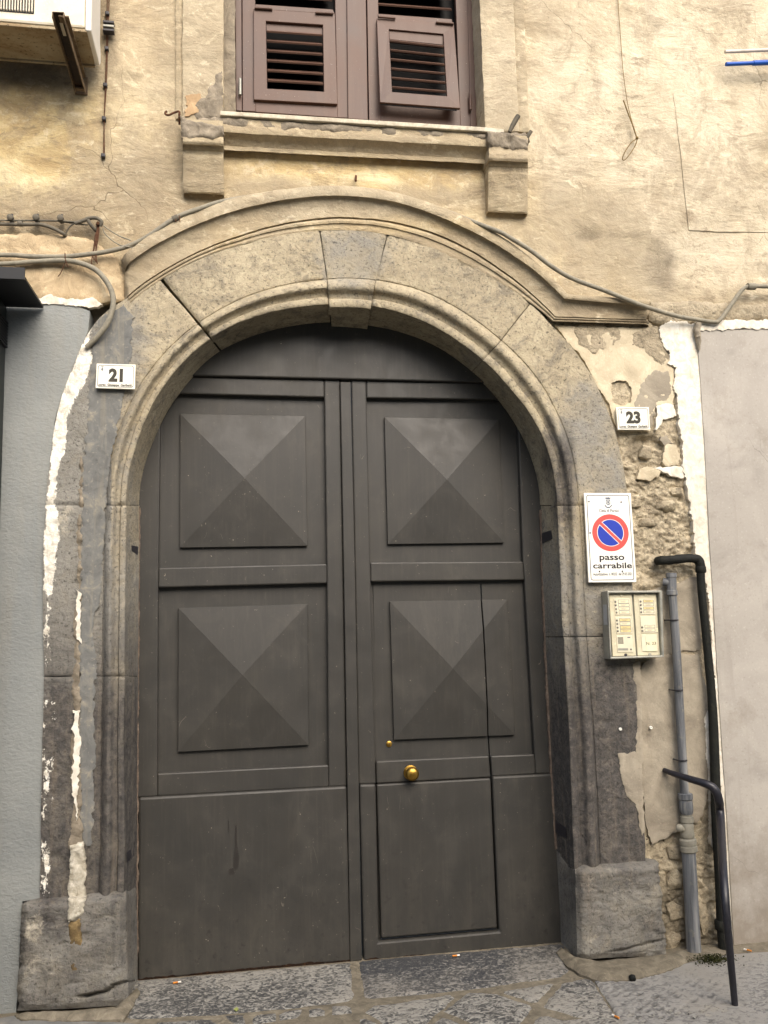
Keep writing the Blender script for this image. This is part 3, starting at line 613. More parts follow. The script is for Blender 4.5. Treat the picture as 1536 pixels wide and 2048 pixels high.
# sill
prism('sill_slab', [(440, 221), (971, 254), (1008, 258), (1008, 267), (971, 263), (440, 230)], .105, -.14, MARB, bld, .004)
sheet('sill_mortar', [(362, 236), (440, 230), (700, 247), (971, 263), (1050, 262), (1060, 280), (985, 282), (700, 268), (560, 260), (446, 254), (364, 256)], .088, MORT, bld, res=.010, jit=.012, amp=.012, fq=16, depth=.12, rnd=.02, rdep=.012, seed=22)
A = [(440, 236), (440, 250), (440, 256), (440, 264), (440, 270), (440, 277), (440, 285), (440, 291), (440, 291.5), (440, 299), (440, 300)]
B = [(984, 266), (984, 280), (984, 286), (984, 294), (984, 300), (984, 307), (984, 314), (984, 320), (984, 320.5), (984, 328), (984, 329)]
gpx, gp = grid_lines(A, B, None, [.085, .088, .094, .090, .074, .056, .044, .038, .046, .046, 0], 110)
grid('sill_moulding', gpx, gp, PLASTER, bld, .004, 12, 23, mask=facem2(.6, .1), back=0, capdep=0)
for (xl, xr, y0, ye, dx, lab, sd_) in ((364, 446, 238, 386, 3, None, 24), (979, 1057, 268, 424, -3, None, 25)):
    H = ye-y0; ys = [0, .10, .20, .25, .30, .335, .345, .37, .40, .42, .47, .50, .55, .75, 1, 1.002]
    ps = [.115, .122, .118, .128, .130, .122, .108, .102, .094, .086, .082, .084, .080, .062, .046, 0]
    sk = 3.5
    A = [(xl+dx*t, y0+H*t) for t in ys]; B = [(xr+dx*.6*t, y0+H*t+sk) for t in ys]
    gpx, gp = grid_lines(A, B, None, ps, 26)
    # refine the profile direction
    jj = np.linspace(0, len(ys)-1, 70); f = np.floor(jj).astype(int).clip(0, len(ys)-2); t = (jj-f)
    gpx = gpx[:, f]*(1-t)[None, :, None]+gpx[:, f+1]*t[None, :, None]; gp = gp[:, f]*(1-t)+gp[:, f+1]*t
    grid('corbel', gpx, gp, PLASTER, bld, .004, 16, sd_, mask=facem2(.65, .05, .1), back=0, capdep=.004)
sheet('mortar_smear', [(361, 232), (446, 250), (447, 268), (425, 276), (405, 270), (384, 278), (364, 270)], .134, MORT, bld, res=.007, jit=.010, amp=.016, fq=24, depth=.06, rnd=.015, rdep=.012, seed=26)
sheet('mortar_smear', [(976, 262), (1010, 262), (1056, 278), (1058, 296), (1030, 300), (1000, 292), (980, 292)], .134, MORT, bld, res=.007, jit=.010, amp=.016, fq=24, depth=.06, rnd=.015, rdep=.012, seed=27)
sheet('lime_flakes', [(78, 596), (100, 588), (114, 596), (150, 598), (185, 600), (204, 608), (196, 616), (160, 612), (120, 607), (84, 607)], .046, LIME, bld, res=.007, jit=.012, amp=.006, fq=22, depth=.03, seed=28)
# ------------------------------------------------------------------ arch curves (polar about the spring centre)
CX, CY = 680.0, 1010.0
def polar(pts):
    a = sorted([(math.degrees(math.atan2(CY-y, x-CX)), math.hypot(x-CX, y-CY)) for x, y in pts])
    return np.array([q[0] for q in a]), np.array([q[1] for q in a])
def smooth_r(th, tab):
    r = np.zeros_like(th)
    for d in (-5, -2.5, 0, 2.5, 5): r += np.interp(th+d, tab[0], tab[1])
    return r/5
cD = polar([(278, 1010), (285, 950), (302.7, 894.8), (319, 855.7), (341.8, 810), (384, 758), (429, 711), (491.7, 680.7), (564.6, 660), (653, 649), (726, 654), (793.8, 666), (877, 699), (944.8, 748.4), (981, 782), (1018, 830), (1050, 885), (1070, 940), (1081, 1010)])
cA = polar([(252, 1010), (260, 940), (276.7, 882), (293, 836), (312.5, 797), (351.6, 741.8), (394, 699.5), (433, 669), (495, 640), (564.6, 620.8), (648, 611), (744, 613), (825, 634), (892.7, 667.7), (944.8, 705), (979.5, 733), (1018.4, 777.9), (1066, 836), (1093, 894.7), (1109, 963.5), (1114, 1014)])
cM = polar([(212, 1010), (218, 940), (228, 888), (247, 839.5), (270, 787), (312.5, 725.5), (358, 676.7), (398, 645), (460, 608), (533, 579), (596, 564.6), (653, 558), (752, 560), (825, 575), (892.7, 602.6), (955, 644), (1000, 678), (1050, 726.6), (1081.6, 764.6), (1102, 802.5), (1122.8, 843.7), (1138.6, 884.8), (1148, 932), (1156, 990), (1159, 1012)])
cS = polar([(90, 1010), (94, 985), (104, 900), (114, 823), (130, 774), (156, 712), (176, 655), (232, 606), (290, 580), (338, 552), (392.7, 519), (460, 496), (533, 477.6), (596, 466), (650, 461), (740, 463), (825, 481), (892.7, 508), (955, 539), (1000, 563), (1035, 588), (1107, 654), (1138.6, 695), (1160.8, 707.6), (1189, 764.6), (1214.6, 815), (1230, 869), (1243, 916), (1252.5, 980), (1256, 1012)])
def pol(tab, th):
    r = smooth_r(th, tab); return np.stack([CX+r*np.cos(np.radians(th)), CY-r*np.sin(np.radians(th))], -1)
JL = dict(S=[(1000, 91), (1080, 87), (1178, 85.6), (1357, 88), (1500, 85), (1728, 81), (1830, 79)], M=[(1000, 212), (1075, 207), (1200, 206), (1350, 205), (1500, 203), (1700, 200), (1830, 196)],
          A=[(1000, 253), (1200, 251), (1500, 249), (1700, 250), (1830, 248)], D=[(1000, 279), (1100, 279.5), (1600, 275), (1960, 273)])
JR = dict(S=[(1000, 1255), (1150, 1264), (1353, 1272), (1432, 1276), (1511, 1273), (1582, 1284), (1686, 1290), (1740, 1292)], M=[(1000, 1158), (1075, 1163), (1226, 1170), (1350, 1178), (1450, 1187), (1550, 1192), (1740, 1201)],
          A=[(1000, 1113), (1089, 1117), (1220, 1123), (1350, 1130), (1450, 1137), (1600, 1142), (1740, 1148)], D=[(1000, 1081), (1130, 1083), (1340, 1092), (1546, 1102), (1630, 1108), (1700, 1113), (1890, 1121)])
def jam(tab, k, y):
    ys, xs = zip(*tab[k]); return np.stack([np.interp(y, ys, xs), y], -1)
# profile across the stone: (curve a, curve b, fraction, proudness)
PROF = [('S', 'S', 0, .0)] + [('S', 'M', t, .050) for t in np.linspace(0, .985, 26)] + [('S', 'M', .992, .049), ('M', 'A', .0, .045), ('M', 'A', .03, .047), ('M', 'A', .06, .060), ('M', 'A', .10, .072), ('M', 'A', .17, .082), ('M', 'A', .26, .088), ('M', 'A', .34, .086), ('M', 'A', .42, .078), ('M', 'A', .48, .066), ('M', 'A', .54, .058), ('M', 'A', .60, .054), ('M', 'A', .66, .052), ('M', 'A', .70, .050), ('M', 'A', .715, .058), ('M', 'A', .74, .062), ('M', 'A', .84, .063), ('M', 'A', .93, .062), ('M', 'A', .98, .058), ('M', 'A', 1, .050)]
PROF += [('A', 'D', t, .05+(-.20-.05)*t) for t in np.linspace(.06, 1, 14)] + [('D', 'D', 0, -.30)]
def stone_grid(fn, ps_extra=None):
    cs = {k: fn(k) for k in 'SMAD'}
    cols = []; p = []
    for (a, b, t, pr) in PROF:
        cols.append(cs[a]*(1-t)+cs[b]*t); p.append(pr)
    px = np.stack(cols, 1); p = np.tile(np.array(p), (px.shape[0], 1))
    return px, p
arch = thing('stone_archway', 'grey volcanic stone arch and jambs framing the carriage door, cracked and soot stained', 'archway', (0, 0, 0))
core_hole = [tuple(q) for q in (pol(cM, np.linspace(180, 0, 60))*.75+pol(cS, np.linspace(180, 0, 60))*.25)]
core_hole = [(170, 2200)]+[(170, 1500)]+core_hole+[(1225, 1500), (1260, 2200)]
sheet('masonry_core', [(-430, -270), (2000, -270), (2000, 2000), (1262, 2000)]+core_hole[::-1][1:-1]+[(170, 2060), (-430, 2090)], -.085, CEM, bld, res=.06, jit=0, amp=.004, depth=.2, holes=[[(443, -250), (443, 240), (975, 270), (962, -250)]], seed=99)
LIMEPOLY = [(163, 628), (179, 622), (184, 660), (176, 690), (189, 712), (169, 768), (147, 800), (134, 838), (128, 900), (113, 960), (110, 1005), (117, 1030), (120, 1064), (112, 1110), (111, 1155), (103, 1187), (94, 1192), (87, 1178), (88, 1082), (95, 988), (102, 900), (112, 823), (128, 774), (154, 712), (174, 670)]
FLECKS = [[(88, 1180), (98, 1190), (104, 1260), (96, 1330), (88, 1340)], [(86, 1380), (96, 1400), (92, 1470), (86, 1480)], [(84, 1500), (104, 1520), (100, 1600), (84, 1640)], [(82, 1680), (106, 1700), (100, 1760), (92, 1790), (81, 1790)], [(102, 1400), (116, 1404), (112, 1440), (100, 1436)]]
def st_mask(px):
    X, Y = px[:, 0], px[:, 1]; m = np.zeros((len(px), 4))
    sel = (X < 240)
    if sel.any():
        xs, ys = X[sel], Y[sel]; d = np.where(inpoly(xs, ys, LIMEPOLY), 1, -1)*segdist(xs, ys, LIMEPOLY); e = .5+d/16
        for fp_ in FLECKS:
            d = np.where(inpoly(xs, ys, fp_), 1, -1)*segdist(xs, ys, fp_); e = np.maximum(e, .36+d/40)
        m[sel, 3] = np.clip(e, 0, 1)
    low = np.clip((Y-1180)/260, 0, 1)
    m[:, 0] = np.clip(.15*np.clip((Y-900)/300, 0, 1)+.85*low, 0, 1)*np.where(X > 700, 1, .92)
    m[:, 0] = np.maximum(m[:, 0], blobs(px, [(1130, 980, 22, 90, .9), (1100, 900, 14, 60, .7), (115, 1480, 40, 140, 1), (1215, 1420, 80, 140, 1), (480, 668, 240, 12, .35)], 7))  # last blob puts soffit shade and grime into the colour
    sof = 0
    m[:, 1] = np.maximum(1.0*(X < 222)*(Y > 640)*(Y < 1400), blobs(px, [(706, 515, 75, 70, .6), (225, 690, 60, 110, .9), (1165, 880, 60, 110, .75), (1220, 950, 40, 60, .8), (120, 1000, 60, 160, .6), (245, 1000, 30, 140, .5), (950, 720, 40, 30, .4)], 8)); m[:, 1] = np.maximum(m[:, 1], .75*np.clip((Y-1000)/150, 0, 1))
    m[:, 2] = blobs(px, [(130, 1500, 20, 60, .3), (1215, 1580, 36, 40, .3), (125, 1040, 30, 60, .5)], 9)
    return m
def th_range(t0, t1, n): return np.linspace(t0, t1, n)
def arch_stone(name, aM0, aS0, aM1, aS1, n, seed, key=False, cd_=.006):
    """angles at the moulding and at the outer edge for both ends (joints are not exactly radial)"""
    def f(k):
        w = {'S': 1, 'M': 0, 'A': -.2, 'D': -.35}[k]
        a0 = aM0+(aS0-aM0)*w; a1 = aM1+(aS1-aM1)*w
        th = np.linspace(a0, a1, n); q = pol({'S': cS, 'M': cM, 'A': cA, 'D': cD}[k], th)
        if key and k in 'AD':
            ce = np.array([CX, CY]); q = ce+(q-ce)*(.985 if k == 'A' else .985)
        return q
    px, p = stone_grid(f)
    if key: p[:, 27:-1] += .014
    return grid(name, px, p, STONE, arch, .0045, 7, seed, mask=st_mask, back=-.03, capdep=cd_, edge=2)
def ang(x, y): return math.degrees(math.atan2(CY-y, x-CX))
G_ = .22
jlM, jlS = ang(397, 645)+.0, ang(338, 577)
k0M, k0S = ang(655, 558), ang(640, 463); k1M, k1S = ang(752, 560), ang(775, 467)
jrM, jrS = ang(1003, 680), ang(1056, 612)
arch_stone('arch_stone', 180, 180, jlM+.3, jlS+.3, 120, 41, cd_=.008)
arch_stone('arch_stone', jlM-.3, jlS-.3, k0M+.1, k0S+.1, 110, 42, cd_=.008)
arch_stone('keystone', k0M-.1, k0S-.1, k1M+.05, k1S+.05, 34, 43, True)
arch_stone('arch_stone', k1M-.05, k1S-.05, jrM+.08, jrS+.08, 110, 44)
arch_stone('arch_stone', jrM-.08, jrS-.08, .05, .05, 120, 45)
def jamb(name, tab, y0, y1, seed, n=90):
    y = np.linspace(y0, y1, n); px, p = stone_grid(lambda k: jam(tab, k, y))
    return grid(name, px, p, STONE, arch, .0055, 7, seed, mask=st_mask, back=-.03, capdep=.005, edge=2)
jamb('jamb_stone', JL, 1010.5, 1351.6, 46, 110); jamb('jamb_stone', JL, 1353.4, 1820, 47, 130)
jamb('jamb_stone', JR, 1010.8, 1272.6, 48, 90); jamb('jamb_stone', JR, 1274, 1738, 49, 130)
# plinths
def plinth(outer, arris, back, y0, y1, seed, sgn):
    ys = np.linspace(0, 1, 150); fr = [('o', 0, 0)]+[('f', t, .112) for t in np.linspace(0, 1, 34)]+[('r', t, .112+(-.2-.112)*t) for t in np.linspace(.05, 1, 14)]+[('r', 1, -.27)]
    px = np.zeros((150, len(fr), 2)); p = np.zeros((150, len(fr)))
    wob = fbm(ys*3+seed, ys*0+seed, 1.6, 3, seed)*5+fbm(ys*3+seed, ys*0, 9, 2, seed+1)*2.5
    for i, t in enumerate(ys):
        o = np.array(outer[0])*(1-t)+np.array(outer[1])*t+np.array([wob[i]-sgn*9*max(0, 1-t/.06)**2*-1, 0]); a = np.array(arris[0])*(1-t)+np.array(arris[1])*t; b = np.array(back[0])*(1-t)+np.array(back[1])*t
        ease = .075*max(0, 1-t/.11)**2 + .012*max(0, (t-.95)/.05)
        for j, (k, u, pr) in enumerate(fr):
            if k == 'o': px[i, j] = o; p[i, j] = pr
            elif k == 'f':
                px[i, j] = o*(1-u)+a*u; e = .04*max(0, 1-u/.07)**2+.032*max(0, (u-.91)/.09)**2; p[i, j] = pr-ease-e
            else: px[i, j] = a*(1-u)+b*u; p[i, j] = pr-(ease+.02)*(1-u)
    gl = [(150, 1992), (178, 1990), (205, 1984), (228, 1972), (250, 1962)] if sgn > 0 else [(1210, 1904), (1250, 1896), (1290, 1886), (1332, 1876)]
    gx_, gy_ = zip(*gl); yy_ = np.interp(px[..., 0], gx_, gy_); ins = (px[..., 0] > gx_[0]); dd = px[..., 1]-yy_
    p -= np.where(ins, np.clip((px[..., 0]-gx_[0])/25, 0, 1)*((.034 if sgn > 0 else .010)*np.exp(-((dd-2+5*fbm(px[..., 0], px[..., 1], .06, 3, 8))/3.0)**2)+(.016 if sgn > 0 else .008)*np.clip(dd/5, 0, 1)), 0)*(p > -.1)
    return grid('plinth_stone', px, p, STONE, arch, .0075, 5.5, seed, mask=pl_mask, back=-.03, capdep=.0, sharp=50)
def pl_mask(px):
    m = st_mask(px); m[:, 0] = np.clip(.46+.5*fbm(px[:, 0], px[:, 1], .02, 3, 4), 0, 1); m[:, 1] = .9
    m[:, 2] = np.maximum(m[:, 2], blobs(px, [(1210, 1780, 60, 60, .35), (1190, 1880, 40, 24, .4), (1300, 1800, 20, 70, .3), (70, 1850, 26, 36, .5), (105, 1870, 22, 40, .3), (80, 1930, 50, 26, .4), (200, 1850, 30, 60, .2)], 12)); return m
plinth(((44, 1800), (33, 2022)), ((250, 1778), (254, 2012)), ((274, 1776), (276, 1966)), 0, 0, 51, 1)
plinth(((1316, 1719), (1334, 1910)), ((1152, 1728), (1158, 1918)), ((1112, 1700), (1121, 1890)), 0, 0, 52, -1)
# overlays on the left jamb
OVER = m_simple('blue grey paint on render', (98, 98, 96), (118, 118, 114), (158, 150, 132), 13, .9, .6, .006, .15, streak=.5, scol=(150, 141, 120), fine=60)
sheet('render_overlay', [(162, 1640), (158, 1500), (160, 1340), (163, 1180), (164, 1050), (166, 930), (172, 860), (178, 795), (183, 700), (196, 640), (246, 610), (266, 634), (262, 700), (252, 775), (240, 830), (228, 888), (215, 960), (210, 1040), (207, 1100), (203, 1180), (196, 1210), (188, 1235), (184, 1280), (196, 1330), (192, 1360), (186, 1420), (190, 1500), (186, 1560), (187, 1620), (182, 1690), (168, 1690)], .055, OVER, arch, res=.007, jit=.013, amp=.003, fq=14, depth=.012, rnd=.004, rdep=.002, seed=53, gf=30, label='blue grey painted render skimmed over the left jamb')
def crev(x, z, px): return .012*fbm(x, z, 30, 4, 88)
sheet('mortar_fill', [(158, 900), (166, 940), (163, 1090), (160, 1200), (158, 1300), (160, 1400), (158, 1480), (162, 1600), (165, 1700), (150, 1720), (138, 1690), (146, 1600), (140, 1540), (143, 1480), (150, 1420), (142, 1370), (146, 1290), (155, 1180), (152, 1090), (157, 990)], .058, MORT, arch, res=.009, jit=.012, amp=.006, fq=18, depth=.02, rnd=.01, rdep=.006, fn=crev, seed=55)
sheet('plaster_fill', [(152, 1180), (160, 1186), (161, 1290), (154, 1280)], .063, LIME, arch, res=.008, jit=.012, amp=.006, fq=20, depth=.01, seed=56)
sheet('plaster_fill', [(146, 1420), (157, 1420), (158, 1500), (157, 1560), (150, 1640), (144, 1540)], .066, LIME, arch, res=.008, jit=.014, amp=.006, fq=20, depth=.01, seed=57)
FILL = m_simple('crumbling pale filler', (150, 142, 124), (190, 183, 166), (222, 216, 202), 26, .95, .9, .012, .1)
sheet('plaster_fill', [(138, 1690), (166, 1686), (172, 1730), (170, 1780), (168, 1800), (136, 1806), (137, 1760)], .075, FILL, arch, res=.006, jit=.009, amp=.010, fq=26, depth=.05, rnd=.01, rdep=.008, seed=58)
sheet('plaster_fill', [(134, 1798), (168, 1796), (166, 1826), (158, 1834), (150, 1842), (134, 1844)], .122, FILL, arch, res=.006, jit=.009, amp=.008, fq=26, depth=.05, rnd=.01, rdep=.010, seed=68)
sheet('plaster_fill', [(136, 1842), (152, 1838), (166, 1826), (166, 1880), (162, 1930), (154, 1956), (140, 1952), (139, 1890)], .114, OCHR, arch, res=.006, jit=.009, amp=.008, fq=26, depth=.04, rnd=.012, rdep=.010, seed=59)
# little timber edge seen beside the door, both sides
EDGE = m_simple('worn timber edge', (84, 74, 66), (112, 98, 86), (138, 126, 112), 30, .9, .5, .004, .15)
sheet('timber_edge', [(277, 1015), (281, 1016), (279, 1200), (277, 1500), (276, 1960), (272, 1960), (273, 1500), (275, 1200)], -.19, EDGE, arch, res=.012, jit=.006, amp=.003, depth=.06, seed=95)
sheet('timber_edge', [(1080, 1020), (1084, 1020), (1090, 1200), (1099, 1400), (1108, 1560), (1116, 1696), (1110, 1700), (1101, 1546), (1092, 1380), (1085, 1200)], -.185, EDGE, arch, res=.012, jit=.006, amp=.003, depth=.06, seed=96)
sheet('mortar_skirting', [(1112, 1894), (1122, 1884), (1156, 1908), (1200, 1916), (1262, 1908), (1330, 1902), (1372, 1888), (1374, 1914), (1330, 1932), (1262, 1948), (1200, 1950), (1166, 1940), (1130, 1918)], .03, PAVM, arch, res=.014, jit=.008, amp=.006, fq=9, depth=.05, rnd=.05, rdep=.024, seed=60, horizontal=True)
sheet('mortar_skirting', [(245, 1990), (274, 1964), (280, 1972), (262, 2006), (246, 2028), (150, 2028), (40, 2026), (30, 2016), (120, 2012), (225, 2010)], .03, PAVM, arch, res=.014, jit=.008, amp=.006, fq=9, depth=.05, rnd=.05, rdep=.024, seed=64, horizontal=True)

# hood mould over the arch, with its level return on the right
hO = polar([(240, 515), (300, 470), (345.8, 441), (390, 421), (450, 400), (533, 384.5), (606, 375), (689.6, 371.5), (762.5, 379), (825, 394), (898, 420), (960, 448), (1000, 471), (1045, 501), (1087, 538), (1133, 588)])
hT1 = polar([(247, 532), (304, 493), (372, 459), (450, 428), (533, 405), (606, 395), (668.8, 391), (747, 396), (814.6, 410), (892.7, 438.5), (955, 470), (1000, 492), (1045, 523), (1087, 558), (1130, 597)])
hT2 = polar([(244, 600), (304, 556), (372, 517), (450, 483), (533, 456), (606, 441), (684, 435), (762.5, 441), (840.6, 457), (903, 480), (955, 509), (1000, 539), (1060, 585), (1110, 634)])
hH = polar([(250, 613), (293.8, 580), (335, 552), (392.7, 520), (460, 497), (533, 478.6), (596, 467), (660, 461), (740, 464), (825, 484), (892.7, 511), (955, 542), (1000, 566), (1035, 590), (1108, 643)])
rngs = {'O': (131.6, 42.9, hO), '1': (132.2, 42.6, hT1), '2': (136.8, 41.2, hT2), 'H': (137.2, 40.8, hH)}
HP = [('O', 'O', 0, 0.0), ('O', 'O', 0, .098), ('O', '1', .3, .102), ('O', '1', .7, .102), ('O', '1', 1, .098), ('1', '2', .02, .080)] + [('1', '2', t, .080-.022*t-.008*math.sin(t*3.14)) for t in np.linspace(.06, .97, 14)]
HP += [('1', '2', 1, .050), ('2', 'H', .08, .044), ('2', 'H', .12, .052), ('2', 'H', .25, .058), ('2', 'H', .42, .056), ('2', 'H', .46, .050), ('2', 'H', .6, .048), ('2', 'H', .8, .053), ('2', 'H', .97, .050), ('H', 'H', 0, .0)]
n1, n2 = 210, 60
tt = np.linspace(0, 1, n1); cur = {k: pol(v[2], v[0]+(v[1]-v[0])*tt) for k, v in rngs.items()}
ends = {'O': (1306, 601), '1': (1304, 612), '2': (1300, 640), 'H': (1302, 649)}
for k in cur:
    e = np.linspace(0, 1, n2+1)[1:, None]; cur[k] = np.concatenate([cur[k], cur[k][-1]*(1-e)+np.array(ends[k])*e])
hpx = np.stack([cur[a]*(1-t)+cur[b]*t for a, b, t, _ in HP], 1); hp = np.tile(np.array([q[3] for q in HP]), (n1+n2, 1))
def hood_mask(px):
    m = np.zeros((len(px), 4)); m[:, 1] = np.maximum(.55, blobs(px, [(240, 570, 70, 50, .9), (1150, 600, 160, 60, .95), (1000, 520, 90, 60, .8)], 31)); m[:, 0] = blobs(px, [(800, 450, 260, 20, .6), (420, 480, 100, 30, .5)], 32)
    m[:, 2] = blobs(px, [(250, 520, 22, 22, .6), (1290, 640, 40, 12, .7)], 33); m[:, 3] = blobs(px, [(620, 400, 330, 40, .6), (350, 480, 80, 40, .5)], 34); return m
grid('hood_mould', hpx, hp, PLASTER, bld, .004, 9, 65, mask=hood_mask, back=-.01, capdep=.03, edge=3, sharp=32)

# masonry strip on the right between arch and white band
def rub_mask(px):
    m = np.zeros((len(px), 4)); m[:, 1] = blobs(px, [(1340, 1440, 90, 260, .85), (1200, 720, 90, 60, .5), (1300, 1250, 60, 90, .45)], 41); m[:, 2] = blobs(px, [(1345, 1840, 40, 90, .8), (1400, 1900, 50, 60, 1), (1280, 900, 30, 18, .8), (1410, 1650, 24, 220, .5), (1220, 680, 60, 26, .5)], 42); return m
def rub_fn(x, z, px):
    Y = px[:, 1]; k = np.clip((Y-850)/40, 0, 1)*np.clip((1300-Y)/100, .25, 1); k = np.maximum(k, np.clip((Y-1680)/60, 0, 1))
    rg = 1-2*np.abs(fbm(x, z*1.5, 8, 5, 45, .62)); fine = fbm(x, z*1.6, 34, 4, 47)
    return k*(.015*rg-.010+.012*fbm(x, z, 4, 3, 46)+.010*fine+.006*fbm(x, z, 70, 2, 48)) - .03*np.clip(1.3-np.hypot((px[:, 0]-1290)/22, (px[:, 1]-880)/9), 0, 1)
sheet('exposed_masonry', [(1095, 636), (1404, 640), (1412, 900), (1432, 1200), (1456, 1600), (1476, 1925), (1320, 1925), (1262, 1700), (1250, 1350), (1232, 985), (1220, 900), (1180, 780), (1130, 700)], .004, RUB, bld, res=.0065, jit=.003, amp=.006, fq=8, depth=.2, fn=rub_fn, mask=rub_mask, seed=66)
z8 = Zm(1150, 640, 5.486)
def patch(pts, p, m, seed, amp=.004, jit=.009, name='plaster_patch', res=.009, **k): return sheet(name, pts, p, m, bld, res=res, jit=jit, amp=amp, fq=12, depth=.03, rnd=.003, rdep=.002, seed=seed, gf=34, **k)
patch([(1112, 650), (1170, 652), (1290, 655), (1318, 664), (1332, 700), (1346, 735), (1349, 790), (1344, 812), (1310, 815), (1300, 862), (1240, 862), (1230, 845), (1218, 806), (1200, 780), (1180, 742), (1160, 706), (1140, 690), (1122, 668)], .020, CREAM, 71, .005,
      holes=[[(1222, 766), (1240, 761), (1254, 763), (1264, 776), (1262, 806), (1240, 811), (1226, 806)]])
for i, (pp_, am) in enumerate((([z8(0, 70), z8(130, 40), z8(330, 60), z8(480, 90), z8(500, 190), z8(420, 290), z8(300, 330), z8(210, 370), z8(120, 310), z8(30, 250)], .006), ([z8(640, 160), z8(760, 70), z8(900, 80), z8(940, 200), z8(1010, 290), z8(1030, 420), z8(960, 500), z8(860, 440), z8(760, 330), z8(620, 260)], .006), ([z8(720, 700), z8(860, 560), z8(1040, 560), z8(1070, 900), z8(900, 910), z8(840, 1180), z8(640, 930)], .002))):
    sheet('plaster_patch', pp_, .0225, RUB if i < 2 else CEM, bld, res=.007, jit=.014, amp=am, fq=26, depth=.02, rnd=.004, rdep=.003, seed=101+i, gf=34, mask=(lambda px: np.tile([0, .6, .05, 0], (len(px), 1))) if i < 2 else None)
patch([z8(880, 935), z8(960, 920), z8(1090, 930), z8(1110, 1050), z8(985, 1080), z8(930, 1150), z8(905, 1200), z8(882, 1190), z8(915, 1010)], .024, LIME, 72, .003)
patch([z8(985, 1370), z8(1110, 1350), z8(1145, 1480), z8(1140, 1590), z8(1000, 1605), z8(970, 1560)], .026, CREAM, 73, .003)
patch([z8(680, 1740), z8(700, 1640), z8(800, 1600), z8(950, 1670), z8(930, 1720), z8(810, 1760)], .028, CREAM, 74, .003)
patch([z8(860, 1620), z8(1000, 1610), z8(1180, 1600), z8(1195, 1730), z8(1080, 1720), z8(980, 1670)], .026, LIME, 75, .003)
patch([z8(940, 1270), z8(1000, 1260), z8(1070, 1350), z8(970, 1370)], .028, CEM, 76, .002)
patch([(1276, 1345), (1292, 1322), (1350, 1306), (1398, 1310), (1416, 1400), (1424, 1560), (1400, 1642), (1330, 1676), (1304, 1690), (1292, 1650), (1285, 1570), (1277, 1430)], .022, CEM, 78, .007, .010)
patch([(1300, 1180), (1340, 1170), (1400, 1150), (1404, 1300), (1350, 1304), (1320, 1326)], .018, CEM, 79, .008)
patch([(1236, 1508), (1284, 1500), (1286, 1600), (1290, 1660), (1284, 1672), (1272, 1610), (1252, 1590)], .0545, CEM, 80, .004, name='mortar_fill')
patch([(1266, 1330), (1280, 1322), (1284, 1420), (1286, 1520), (1274, 1560), (1274, 1430)], .0535, CEM, 81, .004, name='mortar_fill')
patch([(1410, 1440), (1420, 1410), (1428, 1560), (1432, 1700), (1424, 1690), (1418, 1560)], .030, LIME, 82, .003)
# loose stones bedded in the strip
rock_px = [(1290, 905, 16, 15, 1), (1262, 1008, 24, 12, 2), (1330, 1012, 26, 14, 3), (1294, 1046, 22, 10, 4), (1352, 984, 15, 11, 5), (1346, 1758, 20, 22, 6), (1349, 1822, 19, 18, 7), (1342, 1878, 20, 18, 8), (1404, 1838, 14, 32, 9), (1350, 1702, 20, 18, 10)]
for i, (x, y, rx, ry, sd_) in enumerate(rock_px):
    c = P(x, y, .0); rr_ = random.Random(sd_*7); bm = bmesh.new()
    for k in range(26):
        a = rr_.uniform(0, 6.28); e = rr_.uniform(-1, 1); w_ = math.sqrt(1-e*e); q = np.array([math.cos(a)*w_, e, math.sin(a)*w_]); q = np.sign(q)*np.abs(q)**.7*rr_.uniform(.85, 1.1)
        bm.verts.new(Vector((c[0]+q[0]*rx*.0025, c[1]+q[1]*.026, c[2]+q[2]*ry*.0025)))
    r = bmesh.ops.convex_hull(bm, input=bm.verts[:]); bmesh.ops.delete(bm, geom=[g for g in r['geom_interior'] if isinstance(g, bmesh.types.BMVert)], context='VERTS')
    bmesh.ops.subdivide_edges(bm, edges=bm.edges[:], cuts=3, use_grid_fill=True)
    co = np.array([v.co for v in bm.verts]); n_ = fbm(co[:, 0]+co[:, 1], co[:, 2]-co[:, 1], 34, 4, sd_)
    cc = Vector(c)
    for v, e in zip(bm.verts, n_): v.co = cc+(v.co-cc)*(1+.16*e)
    me = bpy.data.meshes.new('rubble_stone'); bm.to_mesh(me); bm.free(); setmask(me, np.tile([0, .5 if i % 3 == 0 else .1, .4 if i > 4 else .1, 0], (len(me.vertices), 1)))
    link('rubble_stone', me, RUB, bld, 30)

# neighbouring walls
wl = sheet('grey_shop_wall', [(-420, 604), (0, 606), (90, 606), (130, 604), (179, 622), (176, 660), (156, 712), (130, 774), (113, 823), (104, 900), (95, 988), (88, 1082), (86, 1178), (89, 1357), (86, 1500), (82, 1728), (80, 1795), (44, 1804), (33, 2030), (-420, 2080)], .040, CAST, None, res=.017, jit=.004, amp=.004, fq=4, depth=.2, seed=91)
tag(wl, 'blue grey roughcast wall at the left edge, painted round the arch', 'wall')
wr = thing('pale_shop_wall', 'smooth warm grey wall on the right with a white band beside the pipes', 'wall', tuple(P(1480, 1900, .02)))
sheet('painted_face', [(1393, 660), (1990, 655), (1990, 1880), (1470, 1914), (1468, 1898), (1458, 1708), (1452, 1600), (1438, 1400), (1426.6, 1200), (1418.7, 1074.7), (1411, 916), (1401, 758)], .036, PINKW, wr, res=.02, jit=.001, amp=.002, fq=2.5, depth=.2, seed=92)
